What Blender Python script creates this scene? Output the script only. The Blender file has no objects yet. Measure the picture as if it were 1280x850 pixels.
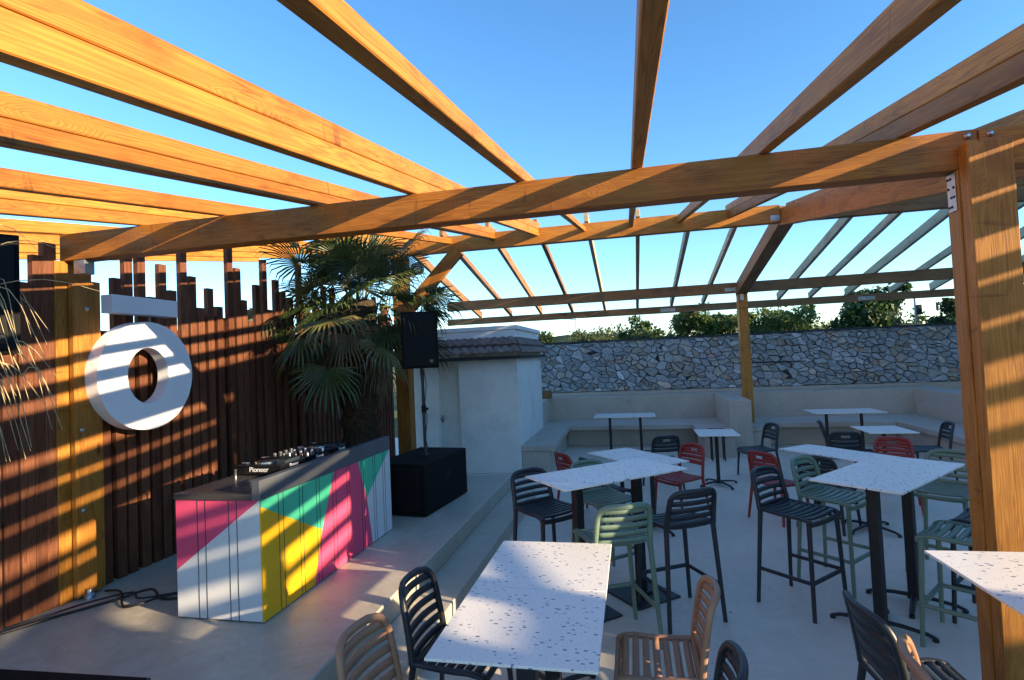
import bpy, bmesh, math, random
from mathutils import Vector, Matrix, Quaternion
random.seed(7)
S = bpy.context.scene
COL = S.collection
PI = math.pi
R = math.radians

# ------------------------------------------------------------------ helpers
def tag(o, label=None, cat=None, group=None, kind=None):
    if label: o['label'] = label
    if cat: o['category'] = cat
    if group: o['group'] = group
    if kind: o['kind'] = kind
    return o

def empty(name, loc=(0, 0, 0), rz=0.0, label=None, cat=None, group=None):
    o = bpy.data.objects.new(name, None)
    o.empty_display_size = 0.2
    o.location = loc; o.rotation_euler = (0, 0, rz)
    COL.objects.link(o)
    tag(o, label, cat, group)
    return o

class MB:
    """collects shapes; build() links them as one mesh object"""
    def __init__(s): s.v = []; s.f = []; s.m = []; s.smooth = []
    def add(s, vs, fs, mi=0, sm=False):
        b = len(s.v); s.v += [tuple(v) for v in vs]
        for f in fs:
            s.f.append(tuple(b + i for i in f)); s.m.append(mi); s.smooth.append(sm)
    def box(s, x0, x1, y0, y1, z0, z1, c=0.0, mi=0, M=None):
        if c <= 0:
            vs = [(x, y, z) for z in (z0, z1) for y in (y0, y1) for x in (x0, x1)]
            fs = [(0, 2, 3, 1), (4, 5, 7, 6), (0, 1, 5, 4), (2, 6, 7, 3), (0, 4, 6, 2), (1, 3, 7, 5)]
        else:
            bm = bmesh.new(); bmesh.ops.create_cube(bm, size=1)
            for v in bm.verts:
                v.co = Vector(((x0 + x1) / 2 + v.co.x * (x1 - x0), (y0 + y1) / 2 + v.co.y * (y1 - y0), (z0 + z1) / 2 + v.co.z * (z1 - z0)))
            bmesh.ops.bevel(bm, geom=bm.edges[:], offset=c, segments=1, affect='EDGES', profile=.5)
            bm.verts.index_update()
            vs = [v.co.copy() for v in bm.verts]; fs = [[v.index for v in f.verts] for f in bm.faces]; bm.free()
        if M is not None: vs = [M @ Vector(v) for v in vs]
        s.add(vs, fs, mi)
    def tube(s, pts, rx, ry=None, n=8, mi=0, up=(0, 0, 1), closed=False, taper=None, sq=1.0, sm=True):
        """sweep an (optionally squarish) ellipse along pts; ry is measured along 'up' as far as possible"""
        ry = ry or rx
        pts = [Vector(p) for p in pts]; N = len(pts); vs = []
        for i, p in enumerate(pts):
            if closed: t = pts[(i + 1) % N] - pts[i - 1]
            else: t = pts[min(i + 1, N - 1)] - pts[max(i - 1, 0)]
            t.normalize(); u = Vector(up)
            if abs(t.dot(u)) > .97: u = Vector((0, 1, 0)) if abs(t.y) < .9 else Vector((1, 0, 0))
            a = t.cross(u).normalized(); b = a.cross(t).normalized()
            k = 1.0 if taper is None else taper[0] + (taper[1] - taper[0]) * i / (N - 1)
            for j in range(n):
                th = 2 * PI * (j + .5) / n; c_, s_ = math.cos(th), math.sin(th)
                if sq != 1.0:
                    c_ = math.copysign(abs(c_) ** sq, c_); s_ = math.copysign(abs(s_) ** sq, s_)
                vs.append(p + a * (rx * k * c_) + b * (ry * k * s_))
        fs = []
        for i in range(N if closed else N - 1):
            for j in range(n):
                A = i * n + j; B = i * n + (j + 1) % n; C_ = ((i + 1) % N) * n + (j + 1) % n; D = ((i + 1) % N) * n + j
                fs.append((A, B, C_, D))
        s.add(vs, fs, mi, sm)
        if not closed:
            s.add(vs[:n], [tuple(range(n))[::-1]], mi); s.add(vs[-n:], [tuple(range(n))], mi)
    def lathe(s, prof, n=24, mi=0, M=None, sm=True):
        vs = []
        for r, z in prof:
            for j in range(n): vs.append(Vector((r * math.cos(2 * PI * j / n), r * math.sin(2 * PI * j / n), z)))
        if M is not None: vs = [M @ v for v in vs]
        fs = [(i * n + j, i * n + (j + 1) % n, (i + 1) * n + (j + 1) % n, (i + 1) * n + j) for i in range(len(prof) - 1) for j in range(n)]
        s.add(vs, fs, mi, sm)
        s.add(vs[:n], [tuple(range(n))[::-1]], mi); s.add(vs[-n:], [tuple(range(n))], mi)
    def prism(s, poly, h0, h1, axis='z', mi=0):
        """polygon extruded along an axis; poly in the two other coordinates"""
        def P(a, b, h): return {'z': (a, b, h), 'x': (h, a, b), 'y': (a, h, b)}[axis]
        n = len(poly); vs = [P(a, b, h0) for a, b in poly] + [P(a, b, h1) for a, b in poly]
        s.add(vs, [tuple(range(n))[::-1], tuple(range(n, 2 * n))] + [(i, (i + 1) % n, n + (i + 1) % n, n + i) for i in range(n)], mi)
    def sheet(s, grid, th, nrm=None, mi=0):
        """grid of points (rows) given thickness th along local normals"""
        m = len(grid); n = len(grid[0]); top = []; bot = []
        for i in range(m):
            for j in range(n):
                a = grid[min(i + 1, m - 1)][j] - grid[max(i - 1, 0)][j]; b = grid[i][min(j + 1, n - 1)] - grid[i][max(j - 1, 0)]
                N_ = a.cross(b).normalized()
                top.append(grid[i][j] + N_ * th / 2); bot.append(grid[i][j] - N_ * th / 2)
        K = m * n; fs = []
        for i in range(m - 1):
            for j in range(n - 1):
                q = (i * n + j, i * n + j + 1, (i + 1) * n + j + 1, (i + 1) * n + j)
                fs.append(q); fs.append(tuple(K + k for k in q[::-1]))
        ring = [j for j in range(n)] + [i * n + n - 1 for i in range(1, m)] + [(m - 1) * n + j for j in range(n - 2, -1, -1)] + [i * n for i in range(m - 2, 0, -1)]
        for a, b in zip(ring, ring[1:] + ring[:1]): fs.append((b, a, K + a, K + b))
        s.add(top + bot, fs, mi, True)
    def mesh(s, name):
        me = bpy.data.meshes.new(name); me.from_pydata(s.v, [], s.f)
        me.polygons.foreach_set('material_index', s.m); me.polygons.foreach_set('use_smooth', s.smooth)
        me.update()
        bm = bmesh.new(); bm.from_mesh(me); bmesh.ops.recalc_face_normals(bm, faces=bm.faces); bm.to_mesh(me); bm.free()
        return me
    def build(s, name, mat, parent=None, loc=(0, 0, 0), rot=(0, 0, 0)):
        me = s.mesh(name)
        for m in (mat if isinstance(mat, (list, tuple)) else [mat]): me.materials.append(m)
        o = bpy.data.objects.new(name, me); COL.objects.link(o); o.parent = parent
        o.location = loc; o.rotation_euler = rot
        return o

def children(o): return [c for c in bpy.data.objects if c.parent == o]
def copy_tree(o, parent=None):
    c = o.copy(); COL.objects.link(c); c.parent = parent
    for ch in children(o): copy_tree(ch, c)
    return c

# ------------------------------------------------------------------ materials
def mat(name, rough=.6, spec=.5, metal=0.0):
    m = bpy.data.materials.new(name); m.use_nodes = True
    nt = m.node_tree; b = nt.nodes['Principled BSDF']
    b.inputs['Roughness'].default_value = rough; b.inputs['Metallic'].default_value = metal
    b.inputs['Specular IOR Level'].default_value = spec
    return m, nt, b
def N(nt, t, **k):
    n = nt.nodes.new(t)
    for a, v in k.items():
        if a.startswith('i_'): n.inputs[a[2:].replace('_', ' ')].default_value = v
        else: setattr(n, a, v)
    return n
def ramp(nt, stops, interp='LINEAR'):
    r = nt.nodes.new('ShaderNodeValToRGB'); r.color_ramp.interpolation = interp
    e = r.color_ramp.elements
    while len(e) < len(stops): e.new(.5)
    for k, (p, c) in enumerate(stops): e[k].position = p; e[k].color = (*c, 1) if len(c) == 3 else c
    return r
def coords(nt, scale=(1, 1, 1), kind='Object', rnd=True):
    tc = N(nt, 'ShaderNodeTexCoord'); mp = N(nt, 'ShaderNodeMapping'); mp.inputs['Scale'].default_value = scale
    if rnd:
        oi = N(nt, 'ShaderNodeObjectInfo'); mu = N(nt, 'ShaderNodeVectorMath', operation='SCALE'); mu.inputs[0].default_value = (37, 19, 53)
        nt.links.new(oi.outputs['Random'], mu.inputs['Scale'])
        ad = N(nt, 'ShaderNodeVectorMath', operation='ADD')
        nt.links.new(tc.outputs[kind], ad.inputs[0]); nt.links.new(mu.outputs[0], ad.inputs[1]); nt.links.new(ad.outputs[0], mp.inputs['Vector'])
    else: nt.links.new(tc.outputs[kind], mp.inputs['Vector'])
    return mp.outputs['Vector']
def mixc(nt, f, a, b, mode='MIX'):
    m = N(nt, 'ShaderNodeMix', data_type='RGBA', blend_type=mode)
    for sock, v in ((m.inputs['Factor'], f), (m.inputs[6], a), (m.inputs[7], b)):
        if hasattr(v, 'is_linked') or hasattr(v, 'links'): nt.links.new(v, sock)
        elif isinstance(v, (int, float)): sock.default_value = v
        else: sock.default_value = (*v, 1)
    return m.outputs[2]

def wood(name, dark, light, rough=.55, knots=True, grain=14.0, bump=.25, axis=0):
    """grain runs along local X (axis 0) or local Z (axis 2)"""
    m, nt, b = mat(name, rough, .3)
    def sc(a, c):
        q = [c, c, c]; q[axis] = a; return tuple(q)
    # growth rings: bands distorted by a long noise, swirling round the knots
    vk = coords(nt, sc(1.3, 4.0)); vo = N(nt, 'ShaderNodeTexVoronoi', i_Scale=1.0, i_Randomness=1.0); nt.links.new(vk, vo.inputs['Vector'])
    v = coords(nt, sc(.55, grain)); nl = N(nt, 'ShaderNodeTexNoise', i_Scale=1.0, i_Detail=3.0, i_Roughness=.5); nt.links.new(v, nl.inputs['Vector'])
    kn = ramp(nt, [(.0, (1, 1, 1)), (.34, (0, 0, 0))]); nt.links.new(vo.outputs['Distance'], kn.inputs['Fac'])
    a1 = N(nt, 'ShaderNodeMath', operation='MULTIPLY_ADD'); a1.inputs[1].default_value = .9 if knots else 0.0
    nt.links.new(kn.outputs['Color'], a1.inputs[0]); nt.links.new(nl.outputs['Fac'], a1.inputs[2])
    a2 = N(nt, 'ShaderNodeMath', operation='MULTIPLY'); a2.inputs[1].default_value = 46.0; nt.links.new(a1.outputs[0], a2.inputs[0])
    a3 = N(nt, 'ShaderNodeMath', operation='SINE'); nt.links.new(a2.outputs[0], a3.inputs[0])
    rr = N(nt, 'ShaderNodeMapRange'); rr.inputs['From Min'].default_value = -1; rr.inputs['From Max'].default_value = 1; nt.links.new(a3.outputs[0], rr.inputs['Value'])
    mid = tuple(a * .4 + c * .6 for a, c in zip(dark, light))
    r = ramp(nt, [(.0, mid), (.55, light), (.9, light), (1.0, tuple(a * .6 + c * .4 for a, c in zip(dark, light)))]); nt.links.new(rr.outputs[0], r.inputs['Fac'])
    c = r.outputs['Color']
    # fine fibres
    v2 = coords(nt, sc(3.0, grain * 9)); n2 = N(nt, 'ShaderNodeTexNoise', i_Scale=1.4, i_Detail=3.0, i_Roughness=.6); nt.links.new(v2, n2.inputs['Vector'])
    r2 = ramp(nt, [(.3, (.78, .76, .74)), (.6, (1.03, 1.03, 1.03))]); nt.links.new(n2.outputs['Fac'], r2.inputs['Fac'])
    c = mixc(nt, 1.0, c, r2.outputs['Color'], 'MULTIPLY')
    # blotches of stain
    v3 = coords(nt, sc(1.6, 5.0)); n3 = N(nt, 'ShaderNodeTexNoise', i_Scale=1.3, i_Detail=6.0, i_Roughness=.65); nt.links.new(v3, n3.inputs['Vector'])
    r3 = ramp(nt, [(.32, (.66, .60, .56)), (.5, (1, 1, 1)), (.72, (1.1, 1.1, 1.1))]); nt.links.new(n3.outputs['Fac'], r3.inputs['Fac'])
    c = mixc(nt, 1.0, c, r3.outputs['Color'], 'MULTIPLY')
    # short dark drips and scars across the board
    if knots:
        v5 = coords(nt, sc(16.0, 3.2)); n5 = N(nt, 'ShaderNodeTexNoise', i_Scale=1.0, i_Detail=4.0, i_Roughness=.6, i_Distortion=.6); nt.links.new(v5, n5.inputs['Vector'])
        v6 = coords(nt, sc(.9, 1.2)); n6 = N(nt, 'ShaderNodeTexNoise', i_Scale=1.0, i_Detail=2.0); nt.links.new(v6, n6.inputs['Vector'])
        m6 = ramp(nt, [(.52, (0, 0, 0)), (.62, (1, 1, 1))]); nt.links.new(n6.outputs['Fac'], m6.inputs['Fac'])
        m5 = ramp(nt, [(.62, (0, 0, 0)), (.70, (.75, .75, .75))]); nt.links.new(n5.outputs['Fac'], m5.inputs['Fac'])
        mm = N(nt, 'ShaderNodeMath', operation='MULTIPLY'); nt.links.new(m5.outputs['Color'], mm.inputs[0]); nt.links.new(m6.outputs['Color'], mm.inputs[1])
        c = mixc(nt, mm.outputs[0], c, tuple(x * .45 for x in dark))
    oi = N(nt, 'ShaderNodeObjectInfo'); rb_ = ramp(nt, [(0, (.74, .68, .66)), (.5, (1, 1, 1)), (1, (1.14, 1.16, 1.2))]); nt.links.new(oi.outputs['Random'], rb_.inputs['Fac'])
    c = mixc(nt, 1.0, c, rb_.outputs['Color'], 'MULTIPLY')
    if knots:
        rk = ramp(nt, [(.035, (1, 1, 1)), (.085, (0, 0, 0))]); nt.links.new(vo.outputs['Distance'], rk.inputs['Fac'])
        c = mixc(nt, rk.outputs['Color'], c, tuple(x * .5 for x in dark))
    nt.links.new(c, b.inputs['Base Color'])
    bu = N(nt, 'ShaderNodeBump', i_Strength=bump, i_Distance=.004); nt.links.new(n2.outputs['Fac'], bu.inputs['Height']); nt.links.new(bu.outputs[0], b.inputs['Normal'])
    return m

def plain(name, col, rough=.5, spec=.5, metal=0.0, var=.08, nscale=6.0, bump=0.0, bscale=80.0, dirt=None, kind='Object'):
    m, nt, b = mat(name, rough, spec, metal)
    v = coords(nt, (1, 1, 1), kind)
    n = N(nt, 'ShaderNodeTexNoise', i_Scale=nscale, i_Detail=6.0, i_Roughness=.6); nt.links.new(v, n.inputs['Vector'])
    lo = tuple(x * (1 - var) for x in col); hi = tuple(min(1, x * (1 + var)) for x in col)
    r = ramp(nt, [(.3, lo), (.7, hi)]); nt.links.new(n.outputs['Fac'], r.inputs['Fac']); c = r.outputs['Color']
    if dirt:
        n2 = N(nt, 'ShaderNodeTexNoise', i_Scale=nscale * .35, i_Detail=8.0, i_Roughness=.7); nt.links.new(v, n2.inputs['Vector'])
        r2 = ramp(nt, [(.5, (0, 0, 0)), (.72, (1, 1, 1))]); nt.links.new(n2.outputs['Fac'], r2.inputs['Fac'])
        c = mixc(nt, r2.outputs['Color'], c, dirt)
    nt.links.new(c, b.inputs['Base Color'])
    rr = N(nt, 'ShaderNodeMapRange'); rr.inputs['To Min'].default_value = max(0, rough - .1); rr.inputs['To Max'].default_value = min(1, rough + .1)
    nt.links.new(n.outputs['Fac'], rr.inputs['Value']); nt.links.new(rr.outputs[0], b.inputs['Roughness'])
    if bump:
        nb = N(nt, 'ShaderNodeTexNoise', i_Scale=bscale, i_Detail=4.0); nt.links.new(v, nb.inputs['Vector'])
        bu = N(nt, 'ShaderNodeBump', i_Strength=bump, i_Distance=.003); nt.links.new(nb.outputs['Fac'], bu.inputs['Height']); nt.links.new(bu.outputs[0], b.inputs['Normal'])
    return m

def concrete(name, a, bcol, rough=.45, scale=1.0, spots=True):
    """trowelled concrete: clouds, trowel swirls, a few dark specks"""
    m, nt, b = mat(name, rough, .45)
    v = coords(nt, (1, 1, 1), 'Object', False)
    n1 = N(nt, 'ShaderNodeTexNoise', i_Scale=.8 * scale, i_Detail=9.0, i_Roughness=.62, i_Distortion=1.2); nt.links.new(v, n1.inputs['Vector'])
    n2 = N(nt, 'ShaderNodeTexNoise', i_Scale=5 * scale, i_Detail=7.0, i_Roughness=.7, i_Distortion=2.2); nt.links.new(v, n2.inputs['Vector'])
    ad = N(nt, 'ShaderNodeMath', operation='ADD'); nt.links.new(n1.outputs['Fac'], ad.inputs[0]); nt.links.new(n2.outputs['Fac'], ad.inputs[1])
    hf = N(nt, 'ShaderNodeMath', operation='MULTIPLY'); hf.inputs[1].default_value = .5; nt.links.new(ad.outputs[0], hf.inputs[0])
    r = ramp(nt, [(.36, a), (.64, bcol)]); nt.links.new(hf.outputs[0], r.inputs['Fac']); c = r.outputs['Color']
    # faint cloudy wear
    n4 = N(nt, 'ShaderNodeTexNoise', i_Scale=2.3 * scale, i_Detail=10.0, i_Roughness=.75); nt.links.new(v, n4.inputs['Vector'])
    r4 = ramp(nt, [(.56, (1, 1, 1)), (.75, (.76, .76, .77))]); nt.links.new(n4.outputs['Fac'], r4.inputs['Fac'])
    c = mixc(nt, 1.0, c, r4.outputs['Color'], 'MULTIPLY')
    if spots:
        mp = N(nt, 'ShaderNodeMapping'); mp.inputs['Rotation'].default_value = (0, 0, .7); mp.inputs['Scale'].default_value = (1.2, 7, 1); nt.links.new(v, mp.inputs['Vector'])
        ns = N(nt, 'ShaderNodeTexNoise', i_Scale=1.6, i_Detail=9.0, i_Roughness=.72, i_Distortion=1.5); nt.links.new(mp.outputs[0], ns.inputs['Vector'])
        rs = ramp(nt, [(.60, (1, 1, 1)), (.70, (.80, .80, .81)), (.76, (.95, .95, .95))]); nt.links.new(ns.outputs['Fac'], rs.inputs['Fac'])
        c = mixc(nt, 1.0, c, rs.outputs['Color'], 'MULTIPLY')
        vo = N(nt, 'ShaderNodeTexVoronoi', i_Scale=2.2, i_Randomness=1.0); nt.links.new(v, vo.inputs['Vector'])
        n5 = N(nt, 'ShaderNodeTexNoise', i_Scale=30.0); nt.links.new(v, n5.inputs['Vector'])
        sm_ = N(nt, 'ShaderNodeMath', operation='MULTIPLY_ADD'); sm_.inputs[1].default_value = .05; nt.links.new(n5.outputs['Fac'], sm_.inputs[0]); nt.links.new(vo.outputs['Distance'], sm_.inputs[2])
        rk = ramp(nt, [(.045, (1, 1, 1)), (.058, (0, 0, 0))]); nt.links.new(sm_.outputs[0], rk.inputs['Fac'])
        c = mixc(nt, rk.outputs['Color'], c, tuple(x * .35 for x in a))
    nt.links.new(c, b.inputs['Base Color'])
    rr = N(nt, 'ShaderNodeMapRange'); rr.inputs['To Min'].default_value = rough - .12; rr.inputs['To Max'].default_value = rough + .18
    nt.links.new(n2.outputs['Fac'], rr.inputs['Value']); nt.links.new(rr.outputs[0], b.inputs['Roughness'])
    bu = N(nt, 'ShaderNodeBump', i_Strength=.18, i_Distance=.006); nt.links.new(n2.outputs['Fac'], bu.inputs['Height']); nt.links.new(bu.outputs[0], b.inputs['Normal'])
    return m

def terrazzo(name):
    m, nt, b = mat(name, .32, .45)
    v = coords(nt, (1, 1, 1))
    nz = N(nt, 'ShaderNodeTexNoise', i_Scale=60.0, i_Detail=2.0); nt.links.new(v, nz.inputs['Vector'])
    vm = N(nt, 'ShaderNodeVectorMath', operation='SCALE'); vm.inputs['Scale'].default_value = .012; nt.links.new(nz.outputs['Color'], vm.inputs[0])
    va = N(nt, 'ShaderNodeVectorMath', operation='ADD'); nt.links.new(v, va.inputs[0]); nt.links.new(vm.outputs[0], va.inputs[1])
    c = (.86, .80, .71)
    first = True; out = None
    for sc, th, cols in ((33.0, .21, [(0, (.10, .12, .17)), (.35, (.22, .27, .38)), (.6, (.24, .19, .18)), (.8, (.34, .38, .44))]), (90.0, .17, [(0, (.22, .25, .34)), (.5, (.42, .42, .46))])):
        mp = N(nt, 'ShaderNodeMapping'); mp.inputs['Rotation'].default_value = (0, 0, .6 * sc); nt.links.new(va.outputs[0], mp.inputs['Vector'])
        mp.inputs['Scale'].default_value = (1, 1.9, 1)
        vo = N(nt, 'ShaderNodeTexVoronoi', i_Scale=sc * .7, i_Randomness=1.0); nt.links.new(mp.outputs[0], vo.inputs['Vector'])
        rk = ramp(nt, [(th, (1, 1, 1)), (th + .03, (0, 0, 0))]); nt.links.new(vo.outputs['Distance'], rk.inputs['Fac'])
        sx = N(nt, 'ShaderNodeSeparateColor'); nt.links.new(vo.outputs['Color'], sx.inputs[0])
        th2 = N(nt, 'ShaderNodeMath', operation='GREATER_THAN'); th2.inputs[1].default_value = .32; nt.links.new(sx.outputs[1], th2.inputs[0])
        mm = N(nt, 'ShaderNodeMath', operation='MULTIPLY'); nt.links.new(th2.outputs[0], mm.inputs[0]); nt.links.new(rk.outputs['Color'], mm.inputs[1])
        rc = ramp(nt, cols, 'CONSTANT'); nt.links.new(sx.outputs[0], rc.inputs['Fac'])
        out = mixc(nt, mm.outputs[0], c if first else out, rc.outputs['Color']); first = False
    nt.links.new(out, b.inputs['Base Color'])
    n3 = N(nt, 'ShaderNodeTexNoise', i_Scale=9.0, i_Detail=6.0); nt.links.new(v, n3.inputs['Vector'])
    rr = N(nt, 'ShaderNodeMapRange'); rr.inputs['To Min'].default_value = .24; rr.inputs['To Max'].default_value = .45; nt.links.new(n3.outputs['Fac'], rr.inputs['Value']); nt.links.new(rr.outputs[0], b.inputs['Roughness'])
    return m

def attr_mat(name, attr, rough, nscale=14, amp=.3, spec=.3, trans=0.0):
    m, nt, b = mat(name, rough, spec)
    a = N(nt, 'ShaderNodeAttribute', attribute_name=attr); v = coords(nt, (1, 1, 1), 'Object', False)
    n = N(nt, 'ShaderNodeTexNoise', i_Scale=nscale, i_Detail=8.0, i_Roughness=.7); nt.links.new(v, n.inputs['Vector'])
    r = ramp(nt, [(.3, (1 - amp,) * 3), (.7, (1 + amp,) * 3)]); nt.links.new(n.outputs['Fac'], r.inputs['Fac'])
    c = mixc(nt, 1.0, a.outputs['Color'], r.outputs['Color'], 'MULTIPLY'); nt.links.new(c, b.inputs['Base Color'])
    if trans:
        t = N(nt, 'ShaderNodeBsdfTranslucent'); nt.links.new(c, t.inputs['Color']); mx = N(nt, 'ShaderNodeMixShader'); mx.inputs[0].default_value = trans
        nt.links.new(b.outputs[0], mx.inputs[1]); nt.links.new(t.outputs[0], mx.inputs[2]); nt.links.new(mx.outputs[0], nt.nodes['Material Output'].inputs['Surface'])
    else:
        bu = N(nt, 'ShaderNodeBump', i_Strength=.5, i_Distance=.012); nt.links.new(n.outputs['Fac'], bu.inputs['Height']); nt.links.new(bu.outputs[0], b.inputs['Normal'])
    return m

M = {}
M['beam'] = wood('stained pine beam', (.22, .066, .012), (.46, .182, .026), .55)
M['beam_far'] = wood('grey brown pine beam', (.17, .085, .036), (.32, .175, .078), .65)  # duller and greyer brown than the near beams
M['beam_z'] = wood('stained pine post', (.22, .078, .013), (.45, .190, .032), .5, axis=2)
M['fence'] = wood('brown fence board', (.050, .016, .009), (.17, .060, .026), .62, knots=False, axis=2)
M['fence_back'] = wood('shaded fence board', (.035, .011, .006), (.07, .022, .011), .7, knots=False, axis=2)  # same wood as the front boards, darkened for the shade behind them
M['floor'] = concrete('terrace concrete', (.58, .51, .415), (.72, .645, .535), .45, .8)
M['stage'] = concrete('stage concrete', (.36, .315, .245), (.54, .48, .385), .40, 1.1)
M['rafter_far'] = wood('grey weathered rafter', (.28, .21, .13), (.52, .42, .28), .65)
M['bench'] = concrete('rendered concrete bench', (.41, .345, .285), (.53, .455, .385), .75, 1.6, False)
M['render'] = plain('white wall render', (.76, .74, .70), .8, .2, 0, .05, 2.2, .35, 90, dirt=(.50, .51, .50))
M['door'] = plain('painted door', (.68, .67, .64), .45, .4)
M['tile'] = plain('brown roof tile', (.20, .14, .12), .7, .3, 0, .35, 9, .4, 60, dirt=(.30, .25, .22))
M['roofwhite'] = plain('white roof coping', (.78, .78, .78), .6, .3, 0, .04)
M['terrazzo'] = terrazzo('terrazzo laminate')
M['hpl_edge'] = plain('laminate edge', (.72, .71, .69), .4)
M['iron'] = plain('black powder coated steel', (.012, .012, .014), .42, .5, 0, .3, 20)
M['black'] = plain('charcoal resin', (.020, .023, .028), .42, .5, 0, .2, 8)
M['green'] = plain('sage green resin', (.15, .215, .155), .42, .5, 0, .08, 8)
M['tan'] = plain('terracotta beige resin', (.34, .175, .10), .45, .5, 0, .08, 8)
M['red'] = plain('brick red resin', (.30, .034, .026), .45, .45, 0, .1, 8)
M['galv'] = plain('galvanised steel', (.40, .41, .42), .38, .5, .85, .2, 30, .2, 120)
M['steel'] = plain('brushed steel counter', (.16, .17, .19), .32, .5, .55, .12, 3, .15, 50)
M['counter'] = plain('dark counter top', (.075, .072, .070), .25, .5, .25, .2, 4)
M['pwhite'] = plain('white painted board', (.66, .66, .66), .5, .4, 0, .04)
M['ppink'] = plain('pink painted board', (.72, .075, .17), .5, .4, 0, .05)
M['pgreen'] = plain('green painted board', (.07, .52, .30), .5, .4, 0, .05)
M['pyellow'] = plain('yellow painted board', (.78, .42, .008), .5, .4, 0, .05)
M['groove'] = plain('groove shadow gap', (.035, .035, .04), .9)  # near-black standing in for the shade inside grooves and holes
M['spk'] = plain('black speaker cabinet', (.006, .006, .006), .75, .15, 0, .2, 30, .4, 180)
M['grille'] = plain('black speaker grille', (.007, .007, .008), .7, .2, 0, .3, 200)
M['cable'] = plain('black cable rubber', (.010, .010, .011), .5)
M['sign'] = plain('white sign enamel', (.80, .81, .83), .35, .5, 0, .02)
M['gloss'] = plain('glossy black plastic', (.010, .010, .011), .18, .6)
M['silver'] = plain('silver knob', (.7, .7, .72), .25, .5, .9)
M['letter'] = plain('white printed letters', (.8, .8, .8), .4)
M['straw'] = plain('dry palm leaf', (.45, .36, .20), .7, .3, 0, .3, 20)
M['bark'] = plain('tree bark', (.10, .075, .055), .9, .2, 0, .4, 12, .8, 30)
M['palmbark'] = plain('fibrous palm trunk', (.050, .035, .022), .95, .1, 0, .5, 30, 1.0, 40)
M['ground'] = plain('dry grass ground', (.12, .12, .05), .95, .1, 0, .4, 1.5)
M['hill'] = plain('wooded hill', (.035, .055, .030), .95, .1, 0, .5, .08)
M['stone'] = attr_mat('rubble stone', 'Col', .8, 24, .42)
M['mortar'] = plain('dark mortar', (.055, .06, .065), .95, .1, 0, .3, 10, .5, 40)
M['leaf'] = attr_mat('tree leaf', 'Col', .55, 3, .25, .35, .3)
M['palm'] = attr_mat('palm leaf', 'Col', .42, 9, .2, .5, .2)
M['plaster'] = plain('shade block plaster', (.55, .50, .42), .85, .2, 0, .06, 1.2)
M['glass'] = plain('dark window glass', (.03, .04, .05), .08, .8)
M['pole'] = plain('grey lamp post', (.35, .36, .37), .5, .4, .4)
M['paper'] = plain('crumpled paper', (.6, .6, .6), .8)
M['lens'] = plain('lamp lens', (.35, .36, .30), .15, .6)

# ------------------------------------------------------------------ camera
cam_d = bpy.data.cameras.new('camera'); cam = bpy.data.objects.new('camera', cam_d); COL.objects.link(cam); S.camera = cam
F_PX, YAW, PITCH, ROLL, HC = 676.4455, -.2155, .0328, -.0447, 1.9167
cam_d.sensor_width = 36; cam_d.lens = 36 * F_PX / 1280; cam_d.clip_end = 3000; cam_d.clip_start = .05
r_ = Vector((math.cos(YAW), -math.sin(YAW), 0)); f_ = Vector((math.sin(YAW), math.cos(YAW), 0)); u_ = Vector((0, 0, 1))
f2 = math.cos(PITCH) * f_ + math.sin(PITCH) * u_; u2 = -math.sin(PITCH) * f_ + math.cos(PITCH) * u_
r3 = math.cos(ROLL) * r_ + math.sin(ROLL) * u2; u3 = -math.sin(ROLL) * r_ + math.cos(ROLL) * u2
mw = Matrix((r3, u3, -f2)).transposed().to_4x4(); mw.translation = Vector((0, 0, HC)); cam.matrix_world = mw

# ------------------------------------------------------------------ light
SUN = Vector((1, -.27, .24)).normalized()
sd = bpy.data.lights.new('sun', 'SUN'); sd.energy = 5.0; sd.angle = R(.5); sd.color = (1, .79, .50)
sun = bpy.data.objects.new('sun', sd); COL.objects.link(sun); sun.rotation_euler = SUN.to_track_quat('Z', 'Y').to_euler(); sun.location = (20, -5, 8)
W = bpy.data.worlds.new('World'); S.world = W; W.use_nodes = True; nt = W.node_tree
sky = nt.nodes.new('ShaderNodeTexSky'); sky.sky_type = 'NISHITA'; sky.sun_disc = False
sky.sun_elevation = math.asin(SUN.z); sky.sun_rotation = math.atan2(SUN.x, SUN.y); sky.altitude = 50; sky.air_density = 1.0; sky.dust_density = .0; sky.ozone_density = 3.5
hs = nt.nodes.new('ShaderNodeHueSaturation'); hs.inputs['Saturation'].default_value = 1.12; nt.links.new(sky.outputs[0], hs.inputs['Color']); nt.links.new(hs.outputs[0], nt.nodes['Background'].inputs['Color']); nt.nodes['Background'].inputs['Strength'].default_value = .15
S.view_settings.view_transform = 'Standard'; S.view_settings.look = 'None'; S.view_settings.gamma = 1; S.view_settings.exposure = 1.46; S.view_settings.use_curve_mapping = False
S.render.engine = 'CYCLES'

# ------------------------------------------------------------------ ground, stage, steps
b = MB(); b.add([(-600, -300, -.03), (600, -300, -.03), (600, 900, -.03), (-600, 900, -.03)], [(0, 1, 2, 3)])
tag(b.build('ground', M['ground']), kind='structure')
b = MB(); b.box(-1.37, 13, -6, 13.0, -.2, 0); b.box(-7.5, -1.372, 7.2, 13.0, -.2, -.001); tag(b.build('terrace_floor', M['floor']), kind='structure')
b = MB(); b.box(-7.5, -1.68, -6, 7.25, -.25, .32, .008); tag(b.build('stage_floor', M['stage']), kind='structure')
b = MB(); b.box(-1.678, -1.36, -6, 7.25, -.25, .16, .006); tag(b.build('stage_step', M['stage']), kind='structure')
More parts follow.
